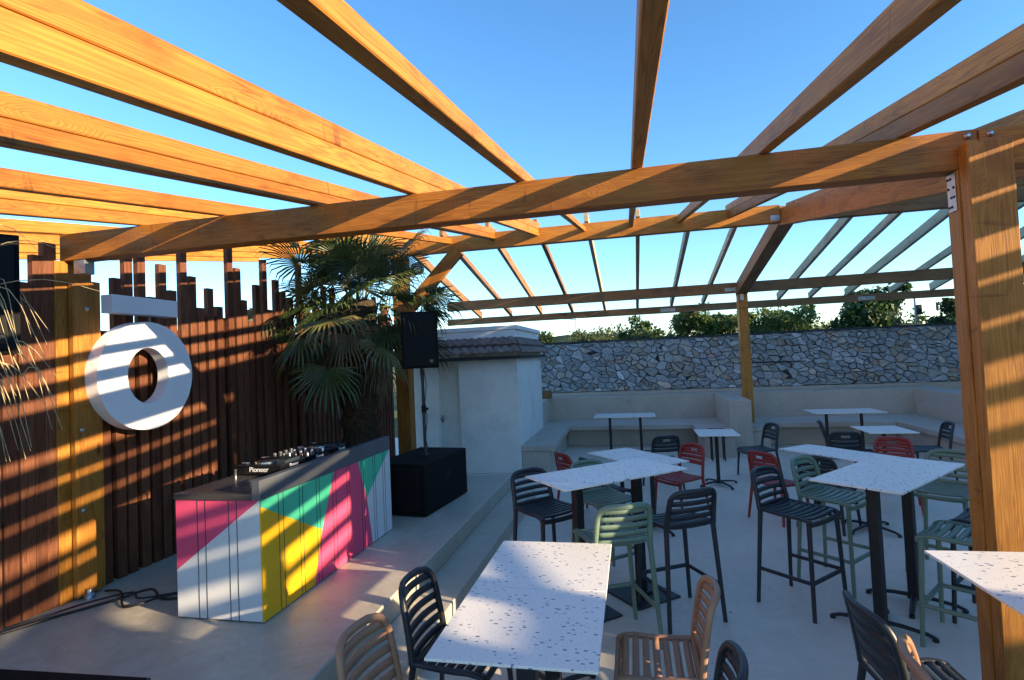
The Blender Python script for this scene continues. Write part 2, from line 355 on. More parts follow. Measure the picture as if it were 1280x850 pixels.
# hills far away
def ridge(y, base, amp, seed, z0=-1):
    random.seed(seed); b = MB(); n = 160; xs = [-900 + 1800 * i / n for i in range(n + 1)]
    hs = []; h = 0
    ph = [random.uniform(0, 6) for _ in range(6)]
    for x in xs: hs.append(base + amp * sum(math.sin(x * .006 * (k + 1) * 1.7 + ph[k]) / (k + 1.5) for k in range(6)) + random.uniform(-.3, .3) * amp * .15)
    vs = []
    for x, h in zip(xs, hs): vs += [(x, y - 60, z0), (x, y, h), (x, y + 120, z0)]
    fs = []
    for i in range(n):
        a = 3 * i; fs += [(a, a + 3, a + 4, a + 1), (a + 1, a + 4, a + 5, a + 2)]
    b.add(vs, fs, 0, True); return b
tag(ridge(520, 15, 5, 3).build('hills', M['hill']), kind='structure')

# ------------------------------------------------------------------ pergola
K1 = .157; K2 = -.194
Y1 = 3.12; Z1 = 2.958; Y2 = 8.0; Z2 = 3.84; Y3 = 11.35; Z3 = 3.20; Y4 = 12.78; Z4 = 2.93
perg = empty('pergola', (0, 3, 0), label='orange stained timber pergola with long sloping rafters over the terrace', cat='pergola')
def beam(name, p0, p1, w, h, m, parent=perg, c=.004, vertical=False):
    """beam whose TOP centre line runs p0->p1, local X along the length"""
    p0 = Vector(p0); p1 = Vector(p1); L = (p1 - p0).length
    b = MB(); b.box(0, L, -w / 2, w / 2, -h, 0, c)
    o = b.build(name, M[m], parent)
    d = (p1 - p0).normalized()
    y = Vector((0, 0, 1)).cross(d).normalized(); z = d.cross(y)
    mm = Matrix((d, y, z)).transposed().to_4x4(); mm.translation = p0 - Vector(parent.location if parent else (0, 0, 0))
    o.matrix_local = mm
    return o
# headers
beam('header_beam', (-4.02, Y1 + .06, Z1), (1.745, Y1 + .06, Z1), .12, .195, 'beam')
beam('header_beam', (1.752, Y1 + .06, Z1 - .002), (8.4, Y1 + .06, Z1 - .002), .12, .195, 'beam')
beam('header_beam', (-5.1, Y2, Z2), (2.075, Y2, Z2), .12, .24, 'beam')
beam('header_beam', (2.285, Y2, Z2 - .001), (8.6, Y2, Z2 - .001), .12, .24, 'beam_far')
beam('header_beam', (-3.9, Y3, Z3), (2.075, Y3, Z3), .11, .205, 'beam_far')
beam('header_beam', (2.285, Y3, Z3), (9.0, Y3, Z3), .11, .205, 'beam_far')
beam('header_beam', (-4.4, Y4, Z4), (9.2, Y4, Z4), .08, .155, 'beam_far')
beam('header_beam', (-6.4, -1.5, Z1 + K1 * (-1.5 - Y1) - .002), (8.4, -1.5, Z1 + K1 * (-1.5 - Y1) - .002), .12, .16, 'beam')
# main girder in two falls, resting between the posts
zt = lambda y: 2.971 + .1755 * (y - Y1)
beam('girder', (2.18, 3.25, zt(3.25) - .03), (2.18, 7.99, zt(7.99) - .03), .2, .225, 'beam')
beam('girder', (2.18, 8.01, Z2 - .006), (2.18, 11.46, Z2 - .006 + K2 * 3.46), .2, .225, 'beam_far')
# near rafters
# (x, height, stacked of two boards)
NX = [(-6.05, .16, 1), (-5.37, .08, 0), (-4.69, .16, 1), (-4.01, .08, 0), (-3.33, .16, 1), (-2.65, .085, 0), (-1.965, .168, 1), (-1.287, .195, 1), (-.593, .066, 0), (.087, .085, 0), (.76, .10, 0), (1.43, .19, 1), (2.18, .13, 0), (2.90, .165, 1), (3.62, .165, 1), (4.34, .08, 0), (5.06, .165, 1), (5.78, .16, 1), (6.50, .08, 0), (7.22, .08, 0)]  # unseen right-hand ones have heights invented to cut the sun into stripes
random.seed(21)
for x, h, dbl in NX:
    y0 = -1.8; y1 = 7.935
    zb = lambda y: Z1 + .004 + K1 * (y - Y1)
    if dbl:
        hh = h / 2 - .0018
        beam('rafter', (x, y0, zb(y0) + hh), (x, y1, zb(y1) + hh), .062, hh, 'beam')
        beam('rafter', (x + .0015, y0, zb(y0) + h), (x + .0015, y1 + .14, zb(y1 + .14) + h), .062, hh, 'beam')
    else:
        beam('rafter', (x, y0, zb(y0) + h), (x, y1, zb(y1) + h), .062, h, 'beam')
# far rafters
FX = [-3.62, -2.86, -2.12, -1.38, -.62, .118, .87, 1.55, 3.12, 3.75, 4.46, 5.3, 6.05, 6.8, 7.55]
for x in FX:
    zb = lambda y: Z2 + .004 + K2 * (y - Y2)
    h = .155 if FX.index(x) % 2 == 0 else .12; ya = Y2 - .06
    beam('rafter', (x + .075, ya, zb(ya) + h), (x + .075, Y4 + .02, zb(Y4 + .02) + h), .06, h, 'rafter_far' if x > -.7 else 'beam_far')
# posts
def post(x0, x1, y0, y1, z0, z1, m='beam_z', name='post'):
    b = MB(); b.box(-(x1 - x0) / 2, (x1 - x0) / 2, -(y1 - y0) / 2, (y1 - y0) / 2, 0, z1 - z0, .004)
    return b.build(name, M[m], perg, (Vector(((x0 + x1) / 2, (y0 + y1) / 2, z0)) - perg.location))
post(1.645, 1.835, 3.120, 3.222, 0, Z1 - .197)                     # right post core
rb = post(1.652, 1.846, 3.04, 3.118, 0, 2.875, name='post_cheek')  # board bolted on its front
post(-4.16, -3.985, 3.06, 3.33, .32, Z1 - .197)                  # left post
post(-3.975, -3.93, 3.14, 3.35, .34, 2.63, name='post_cheek')
post(2.09, 2.27, 11.27, 11.44, 0, 2.965)                         # middle pillar
post(-3.62, -3.40, 7.9, 8.1, 0, Z2 - .242)                     # post behind the palm
post(8.0, 8.19, 3.122, 3.31, 0, Z1 - .199); post(8.0, 8.19, 11.27, 11.44, 0, Z3 - .207); post(8.0, 8.19, -1.6, -1.41, 0, 1.99); post(-6.2, -6.0, -1.6, -1.41, .32, 1.99)
# diagonal brace behind the palm
d0 = Vector((-3.40, 7.93, 2.72)); d1 = Vector((-2.52, 7.93, 3.60))
b = MB(); L = (d1 - d0).length; b.box(0, L, -.04, .04, -.10, .10, .004)
o = b.build('brace', M['beam'], perg); dd = (d1 - d0).normalized(); yy = Vector((0, 1, 0)); zz = dd.cross(yy)
mm = Matrix((dd, yy, zz)).transposed().to_4x4(); mm.translation = d0 - perg.location; o.matrix_local = mm
# galvanised hangers, plates, bolts
def plate(x0, x1, y0, y1, z0, z1, name='metal_bracket'):
    b = MB(); b.box(x0, x1, y0, y1, z0, z1, .0015); o = b.build(name, M['galv'], perg, -perg.location); return o
pl = MB(); pl.box(1.640, 1.6435, 3.135, 3.205, 2.56, 2.755, .001)
pl.build('metal_bracket', M['galv'], perg, -perg.location)
hb = MB()
for i in range(3):
    for j in range(4):
        if (i + j) % 3: hb.lathe([(.007, 0), (.007, .002)], 10, 0, Matrix.Translation((1.6392, 3.150 + .022 * i, 2.585 + .048 * j)) @ Matrix.Rotation(-PI / 2, 4, 'Y'))
hb.build('hole_shade', M['groove'], perg, -perg.location)  # dark discs on the plate, painted as the shade in punched holes
plate(1.95, 2.072, Y2 - .064, Y2 - .0605, Z2 - .22, Z2 - .14); plate(2.05, 2.077, Y3 - .06, Y3 - .0555, Z3 - .2, Z3 - .08)
plate(1.86, 2.078, Y3 - .062, Y3 - .058, Z3 - .17, Z3 - .1)
plate(2.13, 2.20, 11.262, 11.268, 2.84, 2.96)
for x in (.86, 4.9): plate(x - .16, x + .16, Y4 - .046, Y4 - .041, Z4 - .13, Z4 - .05)
hbk = MB(); hbk.box(-3.90, -3.80, 3.125, 3.20, 2.66, 2.761, .002); hbk.build('metal_bracket', M['galv'], perg, -perg.location)
def bolt(x, y, z, ax):
    Q = Matrix.Translation((x, y, z)) @ {'y': Matrix.Rotation(PI / 2, 4, 'X'), 'x': Matrix.Rotation(PI / 2, 4, 'Y')}[ax]
    b = MB(); b.lathe([(.017, 0), (.017, .003), (.010, .004), (.010, .012), (.007, .014)], 12, 0, Q); b.build('bolt', M['galv'], perg, -perg.location)
bolt(1.70, 3.119, 2.925, 'y'); bolt(1.80, 3.119, 2.925, 'y')
for z in (2.42, 1.93, 1.53, .95): bolt(-3.929, 3.19 + .05 * (z > 1.6), z, 'x')
for z in (1.0, .42): bolt(2.2, 11.268, z, 'y')
# post shoes
for x, y, z in ((-3.9, 3.2, .32), (2.18, 11.24, 0)):
    b = MB(); b.lathe([(.035, 0), (.035, .03), (.02, .035), (.02, .07)], 12, 0, Matrix.Translation((x, y, z))); b.build('post_foot', M['galv'], perg, -perg.location)

# ------------------------------------------------------------------ slatted wooden fence on the left
fen = empty('slatted_fence', (-4.05, 4, .32), label='dark brown timber screen of upright boards cut to uneven heights behind the stage', cat='fence')
tops = {2.88: 2.58, 2.97: 2.78, 3.04: 2.88, 3.44: 2.27, 3.56: 2.70, 3.66: 2.89, 3.785: 2.92, 3.89: 2.58, 3.995: 2.88, 4.10: 2.66, 4.23: 3.04, 4.335: 2.82, 4.43: 2.53, 4.545: 2.73, 4.67: 2.56,
        4.83: 3.21, 4.935: 2.99, 5.025: 2.66, 5.12: 2.44, 5.24: 2.85, 5.37: 3.15, 5.45: 2.59, 5.58: 2.95, 5.71: 2.82, 5.85: 2.77, 6.04: 3.23, 6.17: 2.72}
ylist = sorted(tops); protos = {}
def board(y, top, w=.078, x=-4.03, t=.05, m='fence', nm='fence_board'):
    h = top - .323; key = (w, t, m, round(h, 2))
    b = MB(); b.box(-t / 2, t / 2, -w / 2, w / 2, 0, h, .003)
    return b.build(nm, M[m], fen, Vector((x, y, .323)) - fen.location)
random.seed(11)
for y in ylist:
    if 3.05 < y < 3.4: continue
    w = .076 if y > 3.1 else .088
    board(y, tops[y], w, x=-4.03 + (random.uniform(-.004, .004)))
y = 6.28
while y < 8.6:
    board(y, random.choice([2.55, 2.7, 2.9, 2.62, 3.0, 2.75])); y += .105
y = 2.78
while y > .6:
    board(y, random.choice([2.35, 2.5, 2.62, 2.45]), .088, -4.03 + random.uniform(-.004, .004)); y -= .104
# boards standing behind, closing the gaps, their shade put into the colour
b = MB(); y = 3.38
while y < 8.6:
    t = 2.25 + .12 * math.sin(y * 3.1) + (.1 if y > 4.3 else 0)
    if y < 3.5: t = 2.2
    b.box(-4.10, -4.065, y, y + .116, .323, t, .002); y += .12
b.build('backing_board', M['fence_back'], fen, -fen.location)
b = MB()
b.box(-4.17, -4.106, .5, 8.6, .9, 1.0, .002); b.box(-4.17, -4.106, .5, 8.6, 2.02, 2.12, .002)
b.build('fence_rail', M['fence_back'], fen, -fen.location)

# ------------------------------------------------------------------ sign
sg = empty('wall_sign', (-3.9, 3.66, 1.9), label='round white letter sign with a bar over it, mounted on the brown timber screen', cat='sign')
b = MB(); n = 72; x0, x1 = -3.93, -3.82; cy, cz = 3.655, 1.905
ring = lambda ry, rz_, x: [Vector((x, cy + ry * math.cos(2 * PI * k / n), cz + rz_ * math.sin(2 * PI * k / n))) for k in range(n)]
O0, O1, I0, I1 = ring(.44, .435, x0), ring(.44, .435, x1), ring(.19, .225, x0), ring(.19, .225, x1)
vs = O0 + O1 + I0 + I1; fs = []
for k in range(n):
    q = (k + 1) % n; fs += [(k, q, n + q, n + k), (n + k, n + q, 3 * n + q, 3 * n + k), (2 * n + k, 3 * n + k, 3 * n + q, 2 * n + q), (k, 2 * n + k, 2 * n + q, q)]
b.add(vs, fs); b.build('letter_ring', M['sign'], sg, -sg.location)
b = MB(); b.box(-3.93, -3.82, 3.35, 3.955, 2.395, 2.535, .003); b.build('letter_bar', M['sign'], sg, -sg.location)
b = MB(); b.box(-3.90, -3.89, 3.74, 3.75, 2.33, 2.396); b.box(-3.99, -3.931, 3.5, 3.52, 2.45, 2.47); b.box(-3.99, -3.931, 3.8, 3.82, 2.45, 2.47); b.box(-3.99, -3.931, 3.6, 3.62, 2.2, 2.22); b.build('mount', M['galv'], sg, -sg.location)

# ------------------------------------------------------------------ DJ booth
bo = empty('dj_booth', (-2.65, 3.9, .32), label='DJ counter painted in white, pink, yellow and green triangles on the stage', cat='dj booth')
L0 = -bo.location
BX0, BX1, BY0, BY1, BZ0, BZ1 = -2.97, -2.33, 3.02, 4.88, .325, 1.088
b = MB(); b.box(BX0 + .012, BX1 - .012, BY0 + .012, BY1 - .012, BZ0, BZ1 - .002); b.build('cabinet', M['spk'], bo, L0)
def panel(poly, mt, axis, nm):
    b = MB(); b.prism(poly, *( (BX1 - .012, BX1) if axis == 'x' else (BY0, BY0 + .012) ), axis=axis); b.build(nm, M[mt], bo, L0)
zt_, zb_ = BZ1 - .002, BZ0 + .004
panel([(3.02, 1.045), (3.694, .692), (3.88, zt_), (3.02, zt_)], 'pgreen', 'x', 'painted_panel')
panel([(3.02, zb_), (3.575, zb_), (3.694, .692), (3.02, 1.045)], 'pyellow', 'x', 'painted_panel')
panel([(3.575, zb_), (4.48, zb_), (4.40, .746), (4.26, zt_), (3.88, zt_), (3.694, .692)], 'ppink', 'x', 'painted_panel')
panel([(4.26, zt_), (4.40, .746), (4.87, zt_)], 'pgreen', 'x', 'painted_panel')
panel([(4.48, zb_), (4.88, zb_), (4.88, zt_), (4.87, zt_), (4.40, .746)], 'pwhite', 'x', 'painted_panel')
panel([(BX0, .63), (-2.345, zt_), (BX0, zt_)], 'ppink', 'y', 'painted_panel')
panel([(BX0, zb_), (BX1 - .013, zb_), (BX1 - .013, zt_), (-2.345, zt_), (BX0, .63)], 'pwhite', 'y', 'painted_panel')
b = MB()
for y in (3.19, 3.24, 3.42, 3.46, 3.63, 3.67, 3.85, 3.90, 4.07, 4.11, 4.31, 4.35, 4.53, 4.57, 4.72, 4.76): b.box(BX1 - .004, BX1 + .0012, y - .0028, y + .0028, zb_, zt_)
for x in (-2.805, -2.745, -2.57, -2.51): b.box(x - .0028, x + .0028, BY0 - .0012, BY0 + .004, zb_, zt_)
b.build('groove_shade', M['groove'], bo, L0)  # raised dark strips, their colour standing in for shade in cut grooves
b = MB(); b.box(BX0 - .01, BX1 - .056, BY0 - .012, BY1 + .004, BZ1, BZ1 + .036, .002); b.build('counter_top', M['counter'], bo, L0)
b = MB(); b.box(BX1 - .055, BX1 + .003, BY0 - .014, BY1 + .006, BZ1 + .001, 1.214, .002); b.build('upstand', M['steel'], bo, L0)
b = MB(); b.box(BX0 + .03, BX1 - .03, BY0 + .03, BY1 - .03, .318, BZ0); b.build('plinth', M['spk'], bo, L0)

def text_obj(name, txt, size, mtx, parent, m='letter', ext=.0008):
    cu = bpy.data.curves.new(name, 'FONT'); cu.body = txt; cu.size = size; cu.extrude = ext; cu.align_x = 'CENTER'; cu.align_y = 'CENTER'
    t = bpy.data.objects.new(name, cu); COL.objects.link(t); bpy.context.view_layer.update()
    me = bpy.data.meshes.new_from_object(t.evaluated_get(bpy.context.evaluated_depsgraph_get())); bpy.data.objects.remove(t)
    me.materials.clear(); me.materials.append(M[m]); o = bpy.data.objects.new(name, me); COL.objects.link(o); o.parent = parent; o.matrix_local = mtx; return o
ZC = BZ1 + .036
def player(yc, w, nm, label, cat, platter=True, txt=True):
    g = empty(nm, (-2.745, yc, ZC), label=label, cat=cat, group='DJ players and mixer on the counter')
    h = .080; D = .17
    b = MB(); b.box(-.19, .19, -w / 2, w / 2, .008, h, .005); b.build('housing', M['gloss'], g)
    b = MB()
    for a in (-.15, .15):
        for c in (-w / 2 + .03, w / 2 - .03): b.lathe([(.015, 0), (.015, .009)], 12, 0, Matrix.Translation((a, c, 0)))
    b.build('rubber_foot', M['cable'], g)
    random.seed(int(yc * 100))
    if platter:
        b = MB(); b.lathe([(.10, h), (.10, h + .014), (.088, h + .018), (.03, h + .019)], 36, 0, Matrix.Translation((-.03, 0, 0))); b.build('jog_wheel', M['gloss'], g)
        b = MB(); b.lathe([(.104, h), (.104, h + .006)], 36, 0, Matrix.Translation((-.03, 0, 0))); b.build('jog_ring', M['silver'], g)
        b = MB(); b.box(.10, .18, -.09, .09, h - .004, h + .022, .003, M=Matrix.Translation((0, 0, 0))); b.build('display', M['glass'], g)
        for c in (-.11, .11):
            b = MB(); b.box(-.17, -.12, c - .014, c + .014, h, h + .012, .003); b.build('button', M['silver'], g)
    else:
        for i in range(4):
            for j in range(5):
                b = MB(); b.lathe([(.010, h), (.009, h + .022), (.006, h + .024)], 12, 0, Matrix.Translation((.15 - .055 * j, -.11 + .073 * i, 0))); b.build('knob', M['silver'] if (i + j) % 3 == 0 else M['gloss'], g)
        for i in range(4):
            b = MB(); b.box(-.165, -.145, -.115 + .073 * i, -.095 + .073 * i, h, h + .018, .002); b.build('fader', M['silver'], g)
    for c in (-.08, -.04, .02, .06):
        b = MB(); b.lathe([(.009, 0), (.009, .012)], 10, 0, Matrix.Translation((.19, c, .035)) @ Matrix.Rotation(PI / 2, 4, 'Y')); b.build('socket', M['silver'], g)
    if txt:
        text_obj('lettering', 'Pioneer', .036, Matrix.Translation((.1912, 0, .058)) @ Matrix.Rotation(PI / 2, 4, 'Z') @ Matrix.Rotation(PI / 2, 4, 'X'), g)
        if yc < 3.8: text_obj('lettering', 'Pioneer', .052, Matrix.Translation((.0, -w / 2 - .0012, .045)) @ Matrix.Rotation(PI / 2, 4, 'X'), g)
    return g
player(3.70, .31, 'dj_player', 'nearest black DJ player on the counter, lettering on its end', 'dj player')
player(4.05, .32, 'dj_mixer', 'black DJ mixer with rows of knobs, between the two players', 'dj mixer', False)
player(4.40, .31, 'dj_player', 'far black DJ player near the subwoofer end of the counter', 'dj player')
b = MB(); b.lathe([(.008, 0), (.008, .05), (.011, .052), (.011, .06)], 12); o = b.build('counter_peg', M['silver'], None, (-2.90, 3.49, ZC)); tag(o, 'tiny silver capped peg standing on the counter near its corner', 'peg')

# cables on stage
def cable(pts, r, label, nm='cable'):
    P = [Vector(p) for p in pts]; out = []
    for i in range(len(P) - 1):
        p0 = P[max(i - 1, 0)]; p1 = P[i]; p2 = P[i + 1]; p3 = P[min(i + 2, len(P) - 1)]
        for k in range(8):
            t = k / 8; out.append(.5 * ((2 * p1) + (-p0 + p2) * t + (2 * p0 - 5 * p1 + 4 * p2 - p3) * t * t + (-p0 + 3 * p1 - 3 * p2 + p3) * t ** 3))
    out.append(P[-1]); b = MB(); b.tube(out, r, n=8); o = b.build(nm, M['cable']); tag(o, label, 'cable', 'black cables on the stage'); return o
zc = .332
cable([(-4.4, 2.2, zc), (-4.0, 2.60, zc), (-3.83, 2.90, zc), (-3.66, 3.16, zc), (-3.5, 3.32, zc + .02), (-3.33, 3.24, zc), (-3.2, 3.27, zc), (-3.06, 3.40, zc), (-2.99, 3.36, .36)], .009, 'thick black cable running from the screen foot to the DJ counter')
cable([(-3.88, 3.30, zc), (-3.70, 3.26, zc + .02), (-3.5, 3.10, zc), (-3.38, 3.10, zc + .015), (-3.3, 3.22, zc + .02), (-3.15, 3.34, zc + .02), (-2.98, 3.30, .38)], .008, 'looped black cable curling in front of the post foot')
cable([(-4.35, 2.4, zc), (-3.98, 2.75, zc), (-3.78, 3.05, zc + .02), (-3.62, 3.28, zc + .01), (-3.45, 3.18, zc + .02), (-3.28, 3.34, zc), (-3.1, 3.46, zc), (-2.98, 3.42, .37)], .007, 'thin black cable lying farthest from the camera beside the post foot')
b = MB(); b.add([(-.03, -.03, 0), (.04, -.02, .008), (.03, .03, .03), (-.02, .035, .012), (0, 0, .035)], [(0, 1, 4), (1, 2, 4), (2, 3, 4), (3, 0, 4)]); tag(b.build('paper_scrap', M['paper'], None, (-3.42, 3.62, .322)), 'small crumpled white paper scrap on the stage behind the DJ counter', 'litter')

# ------------------------------------------------------------------ speakers
sub = empty('subwoofer', (-2.13, 5.25, .32), R(-7), label='large black subwoofer box on the stage past the painted counter', cat='subwoofer')
b = MB(); b.box(-.62, 0, 0, 1.04, .01, .54, .008); b.build('cabinet', M['spk'], sub)
b = MB(); b.box(-.56, -.06, -.010, -.001, .06, .5, .003); b.build('grille', M['grille'], sub)
b = MB(); b.box(.001, .006, .45, .6, .30, .38, .002); b.build('side_handle', M['grille'], sub)
for a in (-.56, -.05):
    for c in (.06, .98):
        b = MB(); b.lathe([(.025, -.001), (.025, .012)], 12, 0, Matrix.Translation((a, c, 0))); b.build('rubber_foot', M['cable'], sub)
st = empty('speaker_pole', (-2.33, 5.80, .862), label='thin black pole rising from the subwoofer top to the loudspeaker', cat='speaker pole')
b = MB(); b.lathe([(.05, 0), (.05, .01), (.022, .014), (.018, .02), (.018, .98)], 16); b.build('pole', M['iron'], st)
b = MB(); b.lathe([(.026, .48), (.026, .56)], 16); b.box(.02, .055, -.006, .006, .505, .535, .002); b.build('collar', M['grille'], st)
b = MB(); b.tube([(.02, 0, .95), (.05, -.02, .8), (.03, -.03, .6), (.045, -.02, .4), (.02, -.03, .2), (.05, -.02, .02), (.12, .05, .008), (.2, .3, .008)], .005, n=6); b.build('cable', M['cable'], st)
sp = empty('loudspeaker', (-2.34, 5.80, 1.845), R(20), label='black loudspeaker tilted on the pole beside the palm', cat='loudspeaker')
def cabinet(parent, w, d, h, taper=.72):
    b = MB(); poly = [(-w / 2, -d / 2), (w / 2, -d / 2), (w / 2 * taper, d / 2), (-w / 2 * taper, d / 2)]; b.prism(poly, 0, h); b.build('cabinet', M['spk'], parent)
    b = MB(); b.box(-w / 2 + .02, w / 2 - .02, -d / 2 - .012, -d / 2 - .001, .02, h - .02, .004); b.build('grille', M['grille'], parent)
    b = MB(); b.lathe([(.03, 0), (.02, .01)], 16, 0, Matrix.Translation((w * .3, -d / 2 - .013, h * .12)) @ Matrix.Rotation(PI / 2, 4, 'X')); b.build('badge', M['gloss'], parent)
    b = MB(); b.box(w / 2 * .9, w / 2 * .9 + .02, -.06, .06, h * .6, h * .72, .004); b.build('side_handle', M['grille'], parent)
cabinet(sp, .40, .36, .63)
sh = empty('loudspeaker', (-3.47, 2.2, 2.06), R(60), label='black loudspeaker hanging at the left edge among dry palm strands', cat='loudspeaker')
cabinet(sh, .40, .36, .64)
b = MB(); b.box(-.02, .02, -.02, .02, .64, .80); b.box(-.1, .1, -.03, .03, .64, .65); b.build('hanger', M['iron'], sh)

# two small lamps on the post behind the palm
for (x, y, z, lab, tilt) in ((-3.17, 7.84, 3.36, 'round metal floodlight high on the post behind the palm', 0), (-3.02, 7.80, 2.84, 'small black spotlight under the diagonal brace', .5)):
    g = empty('spotlight', (x, y, z), label=lab, cat='spotlight', group='small lamps on the pergola post')
    Q = Matrix.Rotation(PI / 2 + tilt, 4, 'X') @ Matrix.Translation((0, 0, -.03))
    b = MB(); b.lathe([(.05, -.10), (.085, -.06), (.095, .05), (.095, .06)], 20, 0, Q); b.build('lamp_housing', M['iron'], g)
    b = MB(); b.lathe([(.082, .0605), (.07, .066)], 20, 0, Q); b.build('lens', M['lens'], g)
    b = MB(); b.tube([(-.10, .0, 0), (-.10, .06, .0), (-.14, .09, .0), (-.2, .1, 0)], .008, n=6); b.build('bracket', M['iron'], g)

# ------------------------------------------------------------------ shed
sh_ = empty('shed', (-2.6, 9.5, 0), label='small pale rendered shed with a grey door and brown tiled skirt roof', cat='shed'); L0 = -sh_.location
SX0, SXM, SX1, SY, SY2 = -4.0, -2.88, -1.86, 8.80, 11.2
b = MB(); b.box(SXM, SX1, SY, SY2, 0, 2.02, .004); b.build('wall', M['render'], sh_, L0)
b = MB(); b.box(SX0, -3.37, 9.05, 9.2, 0, 2.05); b.box(-3.37, SXM - .002, 9.05, 9.2, 1.98, 2.05); b.build('wall', M['render'], sh_, L0)
b = MB(); b.box(-3.368, SXM - .003, 9.09, 9.13, .004, 1.978, .003); dr = b.build('door', M['door'], sh_, L0)
b = MB(); b.tube([(-3.30, 9.09, .92), (-3.30, 9.03, .92), (-3.20, 9.03, .92)], .009, n=8); b.box(-3.325, -3.275, 9.083, 9.089, .83, .96, .001); b.build('handle', M['galv'], dr)
b = MB(); b.box(-3.369, -3.335, 9.04, 9.088, .004, 1.98, .002); b.build('door_frame', M['render'], sh_, L0)
b = MB(); b.box(-4.0, -1.90, 8.96, 11.3, 2.05, 2.40, .006); b.box(-4.02, -1.86, 8.94, 11.32, 2.40, 2.47, .004); b.build('parapet', M['roofwhite'], sh_, L0)
# tiled skirt: front and right, rows of half round tiles
def tiles(A0, A1, B0, B1, n, rows, nm):
    """A0-A1 the eave line, B0-B1 the upper line"""
    A0, A1, B0, B1 = map(Vector, (A0, A1, B0, B1)); b = MB(); nr = ((A1 - A0).cross(B0 - A0)).normalized()
    if nr.z < 0: nr = -nr
    P = lambda u, v: A0.lerp(A1, u).lerp(B0.lerp(B1, u), v)
    for r in range(rows):
        v0, v1 = r / rows - .03, (r + 1) / rows
        grid = []
        for (v, lift) in ((v0, .035), (v1, .010)):
            row = []
            for k in range(n * 6 + 1):
                u = k / (n * 6); row.append(P(u, v) + nr * (lift + .028 * abs(math.sin(PI * k / 6))))
            grid.append(row)
        b.sheet(grid, .014)
    return b.build(nm, M['tile'], sh_, L0)
tiles((-3.95, 8.60, 1.98), (-1.74, 8.60, 1.98), (-3.95, 8.955, 2.25), (-1.92, 8.955, 2.25), 15, 2, 'roof')
tiles((-1.74, 8.60, 1.98), (-1.74, 11.3, 1.98), (-1.92, 8.955, 2.25), (-1.92, 11.3, 2.25), 18, 2, 'roof')
b = MB(); b.box(-3.95, -1.76, 8.62, 8.80, 1.90, 1.955, .003); b.box(-1.86, -1.76, 8.8, 11.3, 1.90, 1.955, .003); b.build('eave_board', M['groove'], sh_, L0)
tag(sh_, None)

# ------------------------------------------------------------------ concrete bench
be = empty('concrete_bench', (1.8, 12, 0), label='long grey concrete bench with high backs, built in two bays along the stone wall', cat='bench'); L0 = -be.location
def bx(nm, *a, m='bench', c=.006):
    b = MB(); b.box(*a, c); return b.build(nm, M[m], be, L0)
bx('backrest', -2.1, -1.862 + .0, 8.84, 12.3, 0, .965)
bx('backrest', -2.1, 5.9, 12.302, 12.9, 0, .96)
bx('divider', 1.70, 2.08, 10.55, 12.300, 0, .955)
bx('backrest', 5.46, 5.9, 7.2, 12.300, 0, .955)
# seats (slab with recessed riser)
bx('seat', -1.860, -1.31, 8.84, 12.300, .36, .45); bx('riser', -1.858, -1.40, 8.86, 12.29, 0, .359)
bx('seat', -1.308, 1.10, 11.22, 12.300, .36, .449); bx('riser', -1.398, 1.19, 11.5, 12.29, 0, .358)
bx('seat', 1.102, 1.698, 10.12, 12.300, .36, .45); bx('riser', 1.192, 1.697, 10.14, 12.29, 0, .359)
bx('seat', 2.082, 2.50, 10.75, 12.300, .36, .45); bx('riser', 2.083, 2.42, 10.77, 12.29, 0, .359)
bx('seat', 2.502, 4.66, 11.20, 12.300, .36, .449); bx('riser', 2.422, 4.75, 11.45, 12.29, 0, .358)
bx('seat', 4.662, 5.458, 7.2, 12.300, .36, .45); bx('riser', 4.752, 5.457, 7.22, 12.29, 0, .359)
b = MB(); b.box(-2.0, -1.80, 12.0, 12.2, .967, 1.14, .004)
tag(b.build('wooden_block', M['beam_far']), 'short sawn wooden block left on the bench back beside the shed', 'wood block')

